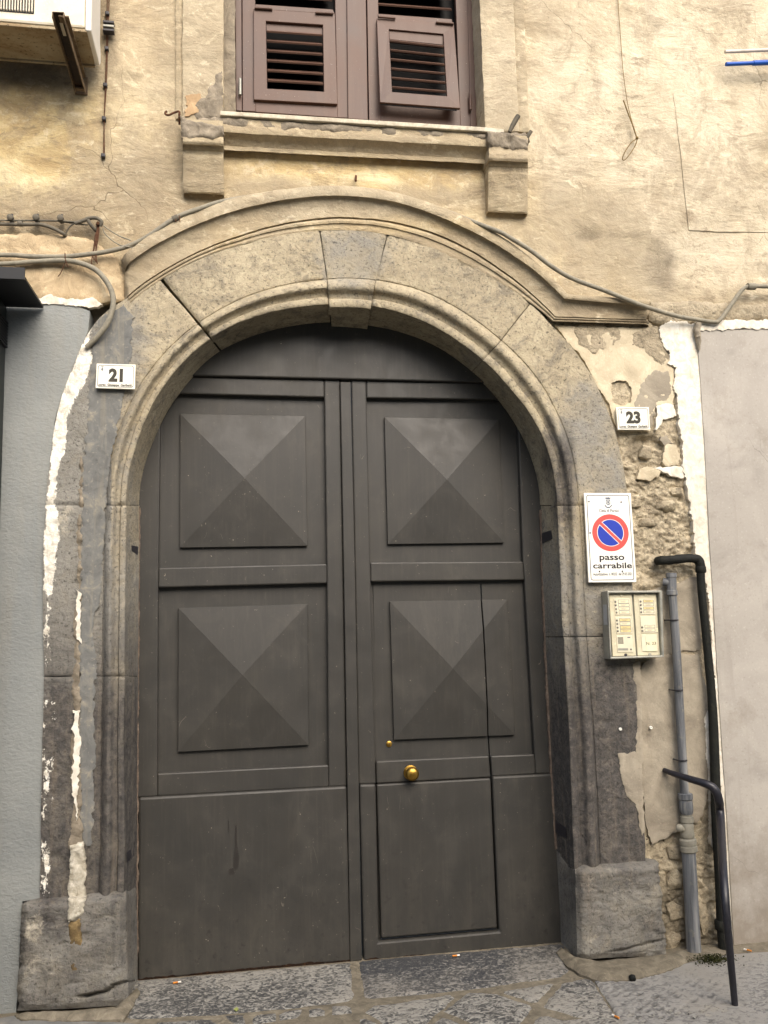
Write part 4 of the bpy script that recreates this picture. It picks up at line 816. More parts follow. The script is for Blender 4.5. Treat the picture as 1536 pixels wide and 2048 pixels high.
sheet('white_band', [(1316, 652), (1340, 642), (1392, 646), (1398, 661), (1406, 758), (1416, 916), (1424, 1075), (1432, 1200), (1443, 1400), (1457, 1600), (1463, 1708), (1473, 1898), (1461, 1906), (1452, 1740), (1442, 1590), (1436, 1470), (1427, 1330), (1420, 1210), (1404, 1130), (1392, 1106), (1386, 1050), (1378, 985), (1366, 930), (1364, 880), (1357, 850), (1356, 800), (1348, 770), (1352, 735), (1338, 728), (1340, 706), (1328, 690)], .030, LIME, wr, res=.006, jit=.013, amp=.003, fq=12, depth=.05, rnd=.002, rdep=.001, seed=93, gf=34)
sheet('white_band', [(1392, 644), (1420, 640), (1540, 640), (1990, 634), (1990, 652), (1540, 657), (1393, 660)], .042, LIME, wr, res=.008, jit=.010, amp=.004, fq=12, depth=.05, rnd=.002, rdep=.001, seed=94, gf=34)

# ------------------------------------------------------------------ carriage door
dr = thing('carriage_door', 'large dark grey double door with pyramid panels under the stone arch', 'door', tuple(P(700, 1925, -.2)))
def dp(name, pts, p1, p0, parent, bev=.007, m=None, label=None): return prism(name, pts, p1, p0, m or DOOR, parent, bev, 2, False, label)
dp('tympanum_panel', [(330, 560), (1040, 560), (1040, 769), (952.6, 764), (392.7, 751), (330, 749)], -.178, -.26, dr)
LF = prism('door_leaf', [(225, 750), (684, 760), (702, 1924), (258, 1964)], -.235, -.28, DOOR, dr, 0, label='left leaf with four plain fields and no wicket')
RF = prism('door_leaf', [(701, 760), (1150, 766), (1150, 1888), (1119, 1891), (998, 1902), (998, 1866), (984, 1553), (980, 1510), (963, 1168), (745, 1170), (756, 1570), (762, 1886), (764, 1922), (726, 1925)], -.235, -.28, DOOR, dr, 0, label='right leaf with a small wicket door cut into it')
dp('stile', [(225, 750), (322.2, 752), (316.5, 1175), (314.7, 1547), (315, 1593), (258, 1596)], -.20, -.2345, LF)
dp('stile', [(648.2, 759.5), (680, 760), (693.4, 1572), (657.6, 1574), (657, 1530), (653.8, 1127)], -.20, -.2345, LF)
dp('rail', [(322.3, 752), (648.1, 759.5), (648.7, 794.6), (321.8, 786.4)], -.20, -.2345, LF)
dp('rail', [(316.9, 1135.8), (653.7, 1127.7), (653.8, 1166.6), (316.4, 1175.3)], -.20, -.2345, LF)
dp('rail', [(314.8, 1547), (656.9, 1530), (657.5, 1574.1), (315.1, 1593)], -.20, -.2345, LF)
dp('lower_panel', [(277, 1595.5), (693.3, 1572.5), (701, 1924), (612, 1930), (450, 1945), (276, 1963)], -.187, -.2345, LF, .011)
dp('stile', [(702.5, 760), (732.3, 761), (741.5, 1163.5), (751.5, 1568), (717.6, 1568.5), (710, 1130)], -.20, -.2345, RF)
dp('rail', [(732.4, 761), (1033, 767), (1033.6, 799.5), (733.3, 795.8)], -.20, -.2345, RF)
dp('stile', [(1033.1, 767), (1150, 769), (1150, 1546), (1071.8, 1548), (1069.3, 1509), (1049.2, 1160), (1046.2, 1122.9)], -.20, -.2345, RF)
dp('rail', [(740.8, 1124.7), (1046.1, 1122.9), (1049.1, 1160), (741.6, 1163.4)], -.20, -.2345, RF)
dp('rail', [(981.3, 1511.8), (1069.2, 1508.5), (1071.7, 1548.5), (984.6, 1553)], -.20, -.2345, RF)
dp('lower_panel', [(719, 1569.2), (751.5, 1568.7), (757.5, 1884.5), (998.5, 1863), (985, 1553.5), (1150, 1545.5), (1150, 1888), (1119, 1891), (930, 1907), (728, 1924)], -.187, -.2345, RF, .010)
dp('astragal', [(680.5, 764), (701.5, 764), (710, 1130), (724, 1921), (700.5, 1924), (687.5, 1130)], -.184, -.2345, dr, .004)
RED = m_simple('rust and gap dark', (30, 22, 18), (46, 34, 26), (78, 54, 36), 30, .95, .6, .004, .1)
sheet('rust_gap_strip', [(276, 1958), (450, 1941), (612, 1926), (701, 1919), (701, 1926), (612, 1933), (450, 1948), (276, 1966)], -.1855, RED, LF, res=.008, jit=.008, amp=.001, depth=.02, seed=97)  # rust brown strip that also paints the dark gap under the door
sheet('rust_gap_strip', [(728, 1919), (930, 1903), (1119, 1887), (1119, 1894), (930, 1910), (728, 1926)], -.1855, RED, RF, res=.008, jit=.008, amp=.001, depth=.02, seed=98)
# wicket
WK = prism('wicket_door', [(746, 1167.5), (960.5, 1166), (977.5, 1510), (981, 1553), (994.5, 1857), (763, 1877.5), (753, 1568)], -.2345, -.275, DOOR, dr, .002)
dp('rail', [(752.4, 1522.3), (977.9, 1511.8), (981.2, 1554.7), (753.3, 1567.2)], -.205, -.2342, WK)
dp('lower_panel', [(753.4, 1569), (981.3, 1556.5), (994.4, 1856.5), (762.8, 1877)], -.197, -.2342, WK, .008)
def pyramid(name, TL, TR, BR, BL, AP, parent, clip=None):
    base, lip = -.2351, -.216; q = [P(*c, lip) for c in (TL, TR, BR, BL)]; ap = P(*AP, -.178)
    def make(side):
        bm = bmesh.new(); a = [bm.verts.new(v) for v in q]; b = [bm.verts.new((v[0], -base, v[2])) for v in q]; t = bm.verts.new(ap)
        for i in range(4): bm.faces.new((a[i], a[(i+1) % 4], t)); bm.faces.new((b[i], b[(i+1) % 4], a[(i+1) % 4], a[i]))
        bm.faces.new(b[::-1])
        bmesh.ops.recalc_face_normals(bm, faces=bm.faces)
        if clip is not None:
            g0 = P(clip[0][0]+side*1.2, clip[0][1], -.2); g1 = P(clip[1][0]+side*1.2, clip[1][1], -.2); d = g1-g0; no = np.array([d[2], 0, -d[0]]); no /= np.linalg.norm(no)
            if no[0] < 0: no = -no
            r = bmesh.ops.bisect_plane(bm, geom=bm.verts[:]+bm.edges[:]+bm.faces[:], plane_co=Vector(g0), plane_no=Vector(no), clear_outer=side < 0, clear_inner=side > 0)
            es = [e for e in r['geom_cut'] if isinstance(e, bmesh.types.BMEdge)]
            bmesh.ops.holes_fill(bm, edges=es, sides=0)
        return bm
    if clip is None: return fin(name, make(0), DOOR, parent, .0015, 1)
    return fin(name, make(-1), DOOR, parent[0], .0015, 1), fin(name, make(1), DOOR, parent[1], .0015, 1)
pyramid('raised_panel', (360.3, 827.3), (610.4, 831.8), (614.9, 1091.7), (359.7, 1095.3), (489, 956), LF)
pyramid('raised_panel', (357, 1216), (615, 1208), (617, 1490), (356, 1504), (485, 1350), LF)
pyramid('raised_panel', (769, 833.9), (998, 838.4), (1008.5, 1085.4), (775.8, 1088.4), (894, 959), RF)
pyramid('raised_panel', (779.7, 1202.8), (1014.8, 1198.9), (1029.8, 1470), (788.4, 1479.8), (906, 1337), (WK, RF), ((962.4, 1163), (980.5, 1530)))
kc = P(821, 1545, -.205)
lathe('knob', kc, (0, -1, 0), [(0, .036), (.006, .036), (.008, .030), (.010, .015), (.024, .013), (.030, .022), (.036, .031), (.046, .0345), (.056, .032), (.063, .024), (.067, .012), (.068, .002)], BRASS, WK, 32)
lc = P(778, 1488, -.2345)
lathe('lock_cylinder', lc, (0, -1, 0), [(0, .015), (.004, .015), (.006, .012), (.006, .001)], BRASS, WK, 24)
bx('keyhole', (lc[0], lc[1]-.0062, lc[2]-.001), (.002, .001, .009), DARK, WK, 0)
for pts in ([(470, 1650), (473, 1650), (474, 1690), (479, 1718), (477, 1736), (470, 1742), (466, 1730), (469, 1700)], [(458, 1738), (466, 1736), (470, 1746), (463, 1752), (457, 1747)], [(456, 1640), (458, 1640), (458, 1664), (455, 1662)]):
    sheet('dried_drip', pts, -.1862, DRIP, LF, res=.006, jit=.002, amp=.0003, depth=.0015, seed=5)
# door keeper blocks in the jambs
def onrev(pts, xa_, xd): return [.05-.25*(x-xa_)/(xd-xa_)+.006 for x, y in pts]
for (pts, lab, xa_, xd) in (([(1080, 1068), (1103, 1060), (1105, 1078), (1084, 1088)], 'small dark iron block set in the right jamb below the arch spring', 1117, 1082.5), ([(1112, 1647), (1132, 1655), (1134, 1678), (1113, 1666)], 'dark iron block low in the right jamb near the plinth', 1145, 1109), ([(263, 1090), (276, 1093), (275, 1110), (263, 1101)], 'dark iron block in the left jamb below the arch spring', 252, 279.5), ([(253, 1705), (268, 1694), (268, 1712), (254, 1726)], 'grey iron block low in the left jamb near the plinth', 249.5, 274.5)):
    t = prism('iron_block', pts, onrev(pts, xa_, xd), -.24, IRON, None, .002); tag(t, lab, 'iron block', 'iron blocks let into the door jambs')

# ------------------------------------------------------------------ window shutters
win_t = thing('window', 'brown louvred window above the arch, dark sheet in place of the unlit room', 'window', tuple(P(700, 240, -.15)))
prism('dark_room_backing', [(455, -240), (958, -240), (958, 275), (455, 255)], -.24, -.26, ROOMDK, win_t, 0)  # dark sheet standing in for the unlit room behind the slats
prism('outer_frame', [(468, -240), (482, -240), (484, 222), (472, 221)], -.125, -.2, SHUT, win_t, .003)
prism('outer_frame', [(930, -240), (942, -240), (954, 262), (941, 262)], -.125, -.2, SHUT, win_t, .003)
def slats(parent, TL, TR, BR, BL, n, p, first=True, tilt=.018):
    me = None
    for i in range(n):
        t = (i+.12)/n
        a = np.array(TL)*(1-t)+np.array(BL)*t; b = np.array(TR)*(1-t)+np.array(BR)*t
        A, B = P(*a, p), P(*b, p); bm = bmesh.new()
        dirx = (B-A); L = np.linalg.norm(dirx); dx = dirx/L
        prof = [(-.005, .008), (.006, -.004), (.001, -.010), (-.040, .034), (-.043, .042)]   # (out, up)
        r = [[bm.verts.new(q+np.array([0, -o, u])) for o, u in prof] for q in (A, B)]
        m = len(prof)
        for k in range(m): bm.faces.new((r[0][k], r[0][(k+1) % m], r[1][(k+1) % m], r[1][k]))
        bm.faces.new(r[0]); bm.faces.new(r[1][::-1]); bmesh.ops.recalc_face_normals(bm, faces=bm.faces)
        fin('slat', bm, SHUT, parent, 0)
def ring(name, outer, inner, p1, p0, m, parent, bev=.0025):
    po = p1 if hasattr(p1, '__len__') else [p1]*4
    bm = bmesh.new(); O = [P(*q, po[i]) for i, q in enumerate(outer)]; I = [P(*q, po[i]+(po[(i+2) % 4]-po[i])*0) for i, q in enumerate(inner)]
    fo = [bm.verts.new(v) for v in O]; fi = [bm.verts.new(v) for v in I]; dpt = abs(p0)
    bo = [bm.verts.new((v[0], v[1]+dpt, v[2])) for v in O]; bi = [bm.verts.new((v[0], v[1]+dpt, v[2])) for v in I]
    for i in range(4):
        j = (i+1) % 4
        bm.faces.new((fo[i], fo[j], fi[j], fi[i])); bm.faces.new((bo[i], bi[i], bi[j], bo[j])); bm.faces.new((fo[i], bo[i], bo[j], fo[j])); bm.faces.new((fi[i], fi[j], bi[j], bi[i]))
    bmesh.ops.recalc_face_normals(bm, faces=bm.faces); return fin(name, bm, m, parent, bev, 2)
zl = Zm(460, 0, 5.908); zr = Zm(720, 0, 5.908)
s1 = thing('shutter', 'left brown shutter leaf with its louvred flap closed flat', 'shutter', tuple(P(590, 225, -.13)), 'shutter leaves of the upper window')
s2 = thing('shutter', 'right brown shutter leaf with its louvred flap tilted open at the bottom', 'shutter', tuple(P(840, 240, -.13)), 'shutter leaves of the upper window')
# left leaf: stiles, rails
for nm, pts in (('stile', [(484, -240), (510, -240), (511, 223), (485, 222)]), ('stile', [(665, -240), (693, -240), (697, 236), (675, 235)]), ('rail', [(510.2, 199), (675, 209), (675, 235), (511.2, 224)]), ('rail', [(510.2, 8), (665.5, 18.5), (670, 28), (510.2, 18)])):
    prism(nm, pts, -.130, -.165, SHUT, s1, .0025)
prism('astragal', [(691, -240), (728, -240), (736, 240), (696, 237)], -.118, -.1295, SHUT, s1, .003)
f1 = ring('flap', [(507, 17), (670, 27.5), (675, 208), (507.5, 199)], [zl(425, 248), zl(1097, 293), zl(1110, 1082), zl(440, 1045)], -.112, .02, SHUT, s1)
slats(f1, zl(436, 352), zl(1090, 396), zl(1104, 1090), zl(444, 1050), 6, -.118)
prism('top_strip', [zl(428, 262), zl(1094, 312), zl(1096, 408), zl(432, 366)], -.128, -.131, SHUT, f1, 0)
slats(s1, (511, -174), (663, -169), (664.5, 18), (511, 8), 9, -.135)
for nm, pts in (('stile', [(730, -240), (752, -240), (761, 242), (738, 240)]), ('stile', [(902, -240), (929, -240), (947, 257), (921, 254)]), ('rail', [(759, 206), (920.5, 218), (921.2, 254), (760.5, 242)]), ('rail', [(754.2, 27), (904, 38), (906, 50), (755, 39)])):
    prism(nm, pts, -.130, -.165, SHUT, s2, .0025)
f2p = [-.108, -.108, -.050, -.050]
f2 = ring('flap', [(753.5, 36.5), (908, 47), (920.5, 216.5), (760, 204.5)], [zr(343, 345), zr(985, 402), zr(1028, 1135), zr(380, 1085)], f2p, .02, SHUT, s2)
A0 = np.array(zr(352, 470)); B0 = np.array(zr(990, 540)); A1 = np.array(zr(384, 1130)); B1 = np.array(zr(1030, 1180))
for i in range(6):
    t = (i+.05)/6; a = A0*(1-t)+A1*t; b = B0*(1-t)+B1*t; pp = -.106+.05*t; A_, B_ = P(*a, pp), P(*b, pp); bm = bmesh.new()
    prof = [(-.005, .008), (.006, -.004), (.001, -.010), (-.038, .012), (-.040, .019)]
    r = [[bm.verts.new(q+np.array([0, -o, u])) for o, u in prof] for q in (A_, B_)]; m = len(prof)
    for k in range(m): bm.faces.new((r[0][k], r[0][(k+1) % m], r[1][(k+1) % m], r[1][k]))
    bm.faces.new(r[0]); bm.faces.new(r[1][::-1]); bmesh.ops.recalc_face_normals(bm, faces=bm.faces); fin('slat', bm, SHUT, f2, 0)
prism('top_strip', [zr(346, 360), zr(986, 415), zr(988, 528), zr(350, 462)], -.118, -.121, SHUT, f2, 0)
slats(s2, (749, -160), (899, -150), (903.5, 37), (755, 26), 9, -.135)
prism('stay', [zr(240, 1215), zr(1150, 1290), zr(1145, 1305), zr(245, 1232)], -.062, -.068, IRON, f2, 0)
for (sh, a, b, pr) in ((s1, zl(290, 92), zl(500, 106), -.104), (s1, zl(1010, 148), zl(1220, 160), -.104), (s2, zr(215, 198), zr(418, 216), -.1), (s2, zr(898, 262), zr(1105, 280), -.1)):
    tube('hinge', [P(*a, pr), P(*b, pr)], .0065, SHUT, sh, 10, 0)
tube('hinge', [P(*zr(1300, 1110), -.11), P(*zr(1306, 1300), -.11)], .008, SHUT, s2, 10, 0)
tube('hinge', [P(*zl(120, 930), -.105), P(*zl(120, 1120), -.105)], .008, ALU, s1, 10, 0)

# ------------------------------------------------------------------ signs and lettering
def frame_fn(corners, p):
    TL, TR, BR, BL = [P(*c, p) for c in corners]
    def f(u, v, d=0):
        q = (TL*(1-u)+TR*u)*(1-v)+(BL*(1-u)+BR*u)*v; return np.array((q[0], q[1]-d, q[2]))
    return f
def text(name, s, fr, u0, v0, u1, v1, mat, parent, bold=0.0, d=.0006, keep=False):
    cu = bpy.data.curves.new('txt', 'FONT'); cu.body = s; cu.offset = bold; cu.resolution_u = 3; cu.fill_mode = 'FRONT'
    o = bpy.data.objects.new('txt', cu); C.objects.link(o); dg = bpy.context.evaluated_depsgraph_get(); me = bpy.data.meshes.new_from_object(o.evaluated_get(dg))
    bpy.data.objects.remove(o); bpy.data.curves.remove(cu)
    co = np.array([v.co for v in me.vertices]); mn, mx = co.min(0), co.max(0)
    for v in me.vertices:
        u = u0+(u1-u0)*(v.co.x-mn[0])/(mx[0]-mn[0]); w_ = v1-(v1-v0)*(v.co.y-mn[1])/(mx[1]-mn[1]); v.co = Vector(fr(u, w_, d))
    me.name = name; return link(name, me, mat, parent)
def polyuv(name, pts, fr, mat, parent, d=.0006):
    return pyd(name, [fr(u, v, d) for u, v in pts], [list(range(len(pts)))[::-1]], mat, parent)
def ringuv(name, outer, inner, fr, mat, parent, d=.0006, closed=True):
    n = len(outer); v = [fr(*q, d) for q in outer]+[fr(*q, d) for q in inner]; m = n if closed else n-1
    return pyd(name, v, [(i, (i+1) % n, n+(i+1) % n, n+i) for i in range(m)], mat, parent)
def rrect(i_u, i_v, ru, rv, n=6):
    out = []
    for (cx, cy, a0) in ((1-i_u-ru, i_v+rv, -90), (1-i_u-ru, 1-i_v-rv, 0), (i_u+ru, 1-i_v-rv, 90), (i_u+ru, i_v+rv, 180)):
        for k in range(n+1):
            a = R_(a0+90*k/n); out.append((cx+ru*math.cos(a), cy+rv*math.sin(a)))
    return out
def circ(cu_, cv, ru, rv, n=48, a0=0, a1=360): return [(cu_+ru*math.cos(R_(a0+(a1-a0)*k/n)), cv+rv*math.sin(R_(a0+(a1-a0)*k/n))) for k in range(n+(0 if a1-a0 == 360 else 1))]

def house_plate(label, corners, p, num, nu):
    t = thing('house_number_plate', label, 'house number', tuple(P(corners[3][0], corners[3][1], p)), 'enamel house number plates')
    prism('plate', corners, p, p-.012, PLATEW, t, .0015); fr = frame_fn(corners, p)
    ringuv('border', rrect(.04, .055, .06, .09), rrect(.055, .08, .05, .075), fr, INKG, t)
    text('number', num, fr, nu[0], .18, nu[1], .73, INKB, t, .055)
    text('lettering', 'corso  Giuseppe  Garibaldi', fr, .075, .80, .915, .935, INKB, t, .035)
    for k in range(2): polyuv('crest', [(.115, .10), (.185, .10), (.185, .125), (.115, .125)] if k == 0 else [(.15, .13), (.172, .19), (.178, .26), (.15, .30), (.122, .26), (.128, .19)], fr, INKG, t)
    return t
house_plate('white enamel house number plate reading 21 on the left arch stone', [(193.3, 727), (271, 729), (269.8, 778.4), (191, 776)], .082, '21', (.32, .685))
house_plate('white enamel house number plate reading 23 on crumbling plaster', [(1232, 814.5), (1297.8, 814.2), (1300.6, 859.5), (1236, 859.5)], .046, '23', (.28, .72))

sc_ = [(1168, 986), (1261.6, 986), (1273, 1164), (1177.6, 1164.8)]
sg = thing('no_parking_sign', 'white no parking plate reading passo carrabile beside the arch', 'sign', tuple(P(1178, 1165, .07)))
prism('plate', sc_, .078, .066, WHITEP, sg, .0012); fr = frame_fn(sc_, .078)
ringuv('border', rrect(.045, .022, .045, .024), rrect(.058, .029, .035, .019), fr, INK, sg)
cu_, cv, ru, rv = .513, .449, .387, .208
ringuv('red_ring', circ(cu_, cv, ru, rv), circ(cu_, cv, ru*.735, rv*.735), fr, REDP, sg)
hw = .115
def half(sgn, r):
    # disc segment on one side of the slash running from upper left to lower right
    a = math.degrees(math.acos(hw/ r)); base = -45 if sgn > 0 else 135
    return [(cu_+ru*r*math.cos(R_(base-a+2*a*k/28)), cv+rv*r*math.sin(R_(base-a+2*a*k/28))) for k in range(29)]
polyuv('blue_field', half(1, .70), fr, BLUEP, sg); polyuv('blue_field', half(-1, .70), fr, BLUEP, sg)
c45 = math.sqrt(.5)
def bar(h, r0): 
    out = []
    for (s, e) in ((-1, -1), (1, -1), (1, 1), (-1, 1)):
        along, across = s*r0, e*h; out.append((cu_+ru*(along*c45-across*c45), cv+rv*(along*c45+across*c45)))
    return out
polyuv('red_bar', bar(.078, .745), fr, REDP, sg, .0007)
text('lettering', 'passo', fr, .25, .705, .775, .778, INK, sg, .022); text('lettering', 'carrabile', fr, .105, .782, .925, .848, INK, sg, .022)
text('lettering', 'Autorizzazione  n. 00232  del 29.03.2021', fr, .10, .893, .915, .926, INK, sg, .018)
text('lettering', 'Città di Portici', fr, .30, .182, .72, .217, INK, sg, .01)
polyuv('crest', [(.45, .066), (.44, .048), (.468, .057), (.478, .045), (.5, .055), (.522, .045), (.532, .057), (.56, .048), (.55, .066)], fr, NAVY, sg)
ringuv('crest', [(.455, .075), (.545, .075), (.545, .125), (.5, .137), (.455, .125)], [(.468, .084), (.532, .084), (.532, .12), (.5, .128), (.468, .12)], fr, NAVY, sg)
polyuv('crest', [(.482, .092), (.518, .092), (.512, .105), (.518, .118), (.482, .118), (.488, .105)], fr, NAVY, sg)
ringuv('crest', circ(.5, .118, .085, .052, 20, 20, 160), circ(.5, .118, .068, .042, 20, 20, 160), fr, NAVY, sg, closed=False)
for (u, v) in ((.095, .098), (.78, .103), (.085, .45), (.235, .88), (.715, .88)):
    lathe('screw', fr(u, v), (0, -1, 0), [(0, .0045), (.0015, .004), (.002, .001)], IRON, sg, 10)

# intercom
z7 = Zm(1160, 970, 5.689)
ic = thing('intercom', 'ivory door intercom in a grey metal box right of the arch', 'intercom', tuple(P(1220, 1318, .06)))
oc = [z7(312, 1205), z7(938, 1200), z7(960, 1960), z7(345, 1985)]; inn = [z7(330, 1232), z7(905, 1226), z7(932, 1940), z7(362, 1958)]
ring('housing', oc, inn, .125, .078, ALU, ic, .004)
prism('back_plate', [z7(318, 1212), z7(930, 1208), z7(952, 1952), z7(350, 1976)], .096, .05, ALU, ic, 0)
fp = .106
def q7(name, x0, y0, x1, y1, m, par, p1, p0, sk=.035, bev=.001):
    # panel skewed like the box: x shifts with y
    f = lambda x, y: z7(x+(y-y0)*sk, y-(x-x0)*.006)
    return prism(name, [f(x0, y0), f(x1, y0), f(x1, y1), f(x0, y1)], p1, p0, m, par, bev)
pa = prism('panel', [z7(330, 1243), z7(588, 1240), z7(640, 1944), z7(374, 1951)], fp, .0965, PANEL, ic, .003)
pb = prism('panel', [z7(609, 1240), z7(866, 1238), z7(914, 1938), z7(656, 1944)], fp, .0965, PANEL, ic, .003)
def module(par, x0, y0, x1, y1, btn, labels, lm):
    q7('module', x0, y0, x1, y1, MODUL, par, fp+.003, fp+.0003, .09, .001)
    for (x, y) in btn: lathe('button', P(*z7(x, y), fp+.003), (0, -1, 0), [(0, .0052), (.002, .005), (.004, .0035), (.0045, .001)], STEEL, par, 12)
    for i, (a, b, c, d) in enumerate(labels):
        q7('label_frame', a-5, b-4, c+4, d+4, INKG, par, fp+.0034, fp+.0031, .09, 0)
        q7('name_card', a, b, c, d, lm if not isinstance(lm, list) else lm[i % len(lm)], par, fp+.0042, fp+.0031, .09, 0)
        yc = (b+d)/2
        for k in (0, 1):
            xs = a+18+k*9; q7('print', xs, yc-5+k*8, xs+(c-a)*(.62-.2*k), yc-2.5+k*8, INKG, par, fp+.0046, fp+.0043, .06, 0)
module(pa, 385, 1290, 565, 1478, [(403, 1327), (407, 1367), (411, 1410), (415, 1450)], [(437, 1310, 552, 1342), (440, 1352, 556, 1380), (444, 1392, 560, 1420), (448, 1434, 564, 1464)], [CARD, CARD])
module(pa, 400, 1502, 578, 1692, [(421, 1539), (425, 1580), (429, 1621), (432, 1662)], [(452, 1522, 568, 1550), (456, 1562, 572, 1592), (460, 1604, 575, 1634), (462, 1644, 578, 1674)], [CARDY, CARD, CARDY])
q7('module', 414, 1712, 592, 1902, MODUL, pa, fp+.003, fp+.0003, .08, .001)
for k in range(6): q7('speaker_slot', 428+k*1.2, 1733+k*13, 490+k*1.2, 1740+k*13, INK, pa, fp+.0034, fp+.0031, .05, 0)
q7('camera_window', 434, 1857, 548, 1882, ALU, pa, fp+.004, fp+.0031, .05, 0); q7('print', 540, 1727, 572, 1740, INKG, pa, fp+.0034, fp+.0031, .05, 0)
lathe('button', P(*z7(580, 1868), fp+.003), (0, -1, 0), [(0, .0045), (.003, .004), (.004, .001)], STEEL, pa, 12)
module(pb, 668, 1296, 842, 1474, [(690, 1325), (692, 1365), (694, 1405), (697, 1446)], [(722, 1310, 832, 1334), (723, 1350, 834, 1372), (725, 1390, 836, 1414), (727, 1430, 838, 1454)], [CARDY, CARD])
module(pb, 683, 1492, 854, 1682, [(708, 1618), (711, 1658)], [(740, 1598, 848, 1622), (742, 1638, 850, 1664)], [CARD])
q7('module', 696, 1702, 872, 1892, MODUL, pb, fp+.003, fp+.0003, .06, .001); cdq = [z7(748, 1724), z7(864, 1721), z7(868, 1888), z7(756, 1892)]
prism('name_card', cdq, fp+.0042, fp+.0031, CARD, pb, 0); text('lettering', 'N. 23', frame_fn(cdq, fp+.0042), .02, .38, .98, .57, INK, pb, .0)
prism('flap_tape', [z7(868, 1630), z7(886, 1628), z7(890, 1672), z7(872, 1674)], fp+.003, fp+.0003, CARD, pb, 0)
for (x, y, m, par) in ((472, 1258, PANEL, pa), (752, 1254, PANEL, pb), (520, 1935, IRON, pa), (795, 1930, ALU, pb)): lathe('latch', P(*z7(x, y), fp), (0, -1, 0), [(0, .0085), (.002, .008), (.003, .004)], m, par, 16)
sA = P(*z7(270, 1362), .1); 
stq = [P(1207, 1211, .112), P(1207, 1211, .072)]
bc = P(*oc[0], .125); bd = P(*oc[3], .125)
xL = lambda t: (bc*(1-t)+bd*t)
for nm, t0, t1, m in (('sticker', .20, .50, m_flat('silver sticker', (176, 178, 180), .4, .4)),):
    a, b = xL(t0), xL(t1); pyd(nm, [(a[0]-.0012, a[1]+.012, a[2]), (a[0]-.0012, a[1]+.058, a[2]), (b[0]-.0012, b[1]+.058, b[2]), (b[0]-.0012, b[1]+.012, b[2])], [(0, 1, 2, 3)], m, ic)

# ------------------------------------------------------------------ pipes and bar on the right
gp_ = thing('grey_conduit', 'grey plastic pipe with threaded unions standing between intercom and black drainpipe', 'pipe', tuple(P(1388, 1920, .06)))
pp = .062
tube('upper_pipe', [P(1344, 1182, pp), P(1352, 1290, pp), P(1361, 1450, pp), P(1369, 1590, pp)], .0215, PIPE, gp_, 16, 4)
tube('lower_pipe', [P(1377, 1700, pp), P(1383, 1810, pp), P(1388, 1908, pp)], [.034, .034, .035], PIPE, gp_, 18, 4)
tube('pipe_foot', [P(1388, 1908, pp), P(1389, 1926, pp)], .033, DARK, gp_, 16, 0)
def collar(name, a, b, rs, m):
    A_, B_ = P(*a, pp), P(*b, pp); L = np.linalg.norm(B_-A_); return lathe(name, A_, B_-A_, [(L*t, r) for t, r in rs], m, gp_, 24)
collar('tee_fitting', (1342.5, 1146), (1344, 1192), [(0, .026), (.18, .027), (.2, .024), (.75, .024), (.78, .028), (.95, .028), (1, .022)], PIPE)
tube('tee_branch', [P(1342, 1166, pp), P(1327, 1164, .04)], [.020, .022], PIPE, gp_, 14, 0)
collar('union_nut', (1370, 1586), (1371, 1600), [(0, .027), (.1, .035), (.8, .036), (1, .031)], PIPE)
collar('union_body', (1371, 1600), (1373, 1628), [(0, .031), (.1, .033), (.6, .034), (.85, .032), (1, .027)], PIPE)
collar('union_ring', (1373, 1626), (1374, 1646), [(0, .026), (.3, .026), (.35, .031), (.9, .032), (1, .028)], PIPE2)
collar('union_body', (1374, 1646), (1375, 1676), [(0, .028), (.1, .032), (.4, .030), (.7, .034), (.9, .034), (1, .030)], PIPE2)
collar('union_ring', (1375, 1676), (1378, 1704), [(0, .036), (.1, .041), (.4, .041), (.42, .038), (.55, .038), (.57, .042), (.9, .042), (1, .035)], PIPE2)
tube('valve', [P(1372, 1662, pp), P(1360, 1656, pp+.015)], [.010, .014], PIPE2, gp_, 12, 0); lathe('valve_cap', P(1359, 1655, pp+.01), (-.4, -1, 0), [(0, .017), (.012, .018), (.018, .012), (.02, .003)], PIPE2, gp_, 14)
bp = thing('black_drainpipe', 'mouldy black drainpipe with an elbow at the top beside the white band', 'pipe', tuple(P(1447, 1915, .06)))
tube('elbow', [P(1314, 1122, .02), P(1326, 1121, .055), P(1360, 1118, .066), P(1388, 1117, .066), P(1399, 1124, .066), P(1401, 1142, .066)], [.022, .024, .023, .023, .025, .024], MOULD, bp, 14, 6, .1, 3)
tube('down_pipe', [P(1401, 1138, .066), P(1403, 1180, .066), P(1414, 1290, .066), P(1425, 1416, .066), P(1430, 1540, .066), P(1433, 1645, .066), P(1441, 1771, .066), P(1445, 1851, .066), P(1450, 1915, .066)], [.021, .021, .021, .022, .024, .025, .026, .028, .028], MOULD, bp, 14, 6, .05, 5)
lathe('collar', P(1401, 1132, .066), P(1402.5, 1150, .066)-P(1401, 1132, .066), [(0, .024), (.006, .027), (.03, .027), (.036, .023)], MOULD, bp, 16)
lathe('collar', P(1442, 1840, .066), P(1443, 1862, .066)-P(1442, 1840, .066), [(0, .028), (.006, .032), (.04, .032), (.046, .028)], MOULD, bp, 16)
gb = G(1470, 2011, 0)
ib = tube('bent_iron_bar', [P(1328, 1540, .02), P(1346, 1547, .07), P(1380, 1558, .15), P(1412, 1568, .215), P(1428, 1578, .235), P(1437, 1598, .24), P(1441, 1640, .24), np.array([gb[0]-.012, gb[1]-.003, .45]), np.array([gb[0], gb[1], -.01])], [.012, .014, .017, .019, .021, .021, .020, .018, .013], IRONP, None, 12, 8)
tag(ib, 'bent black iron guard bar from the wall down to the pavement', 'iron bar')

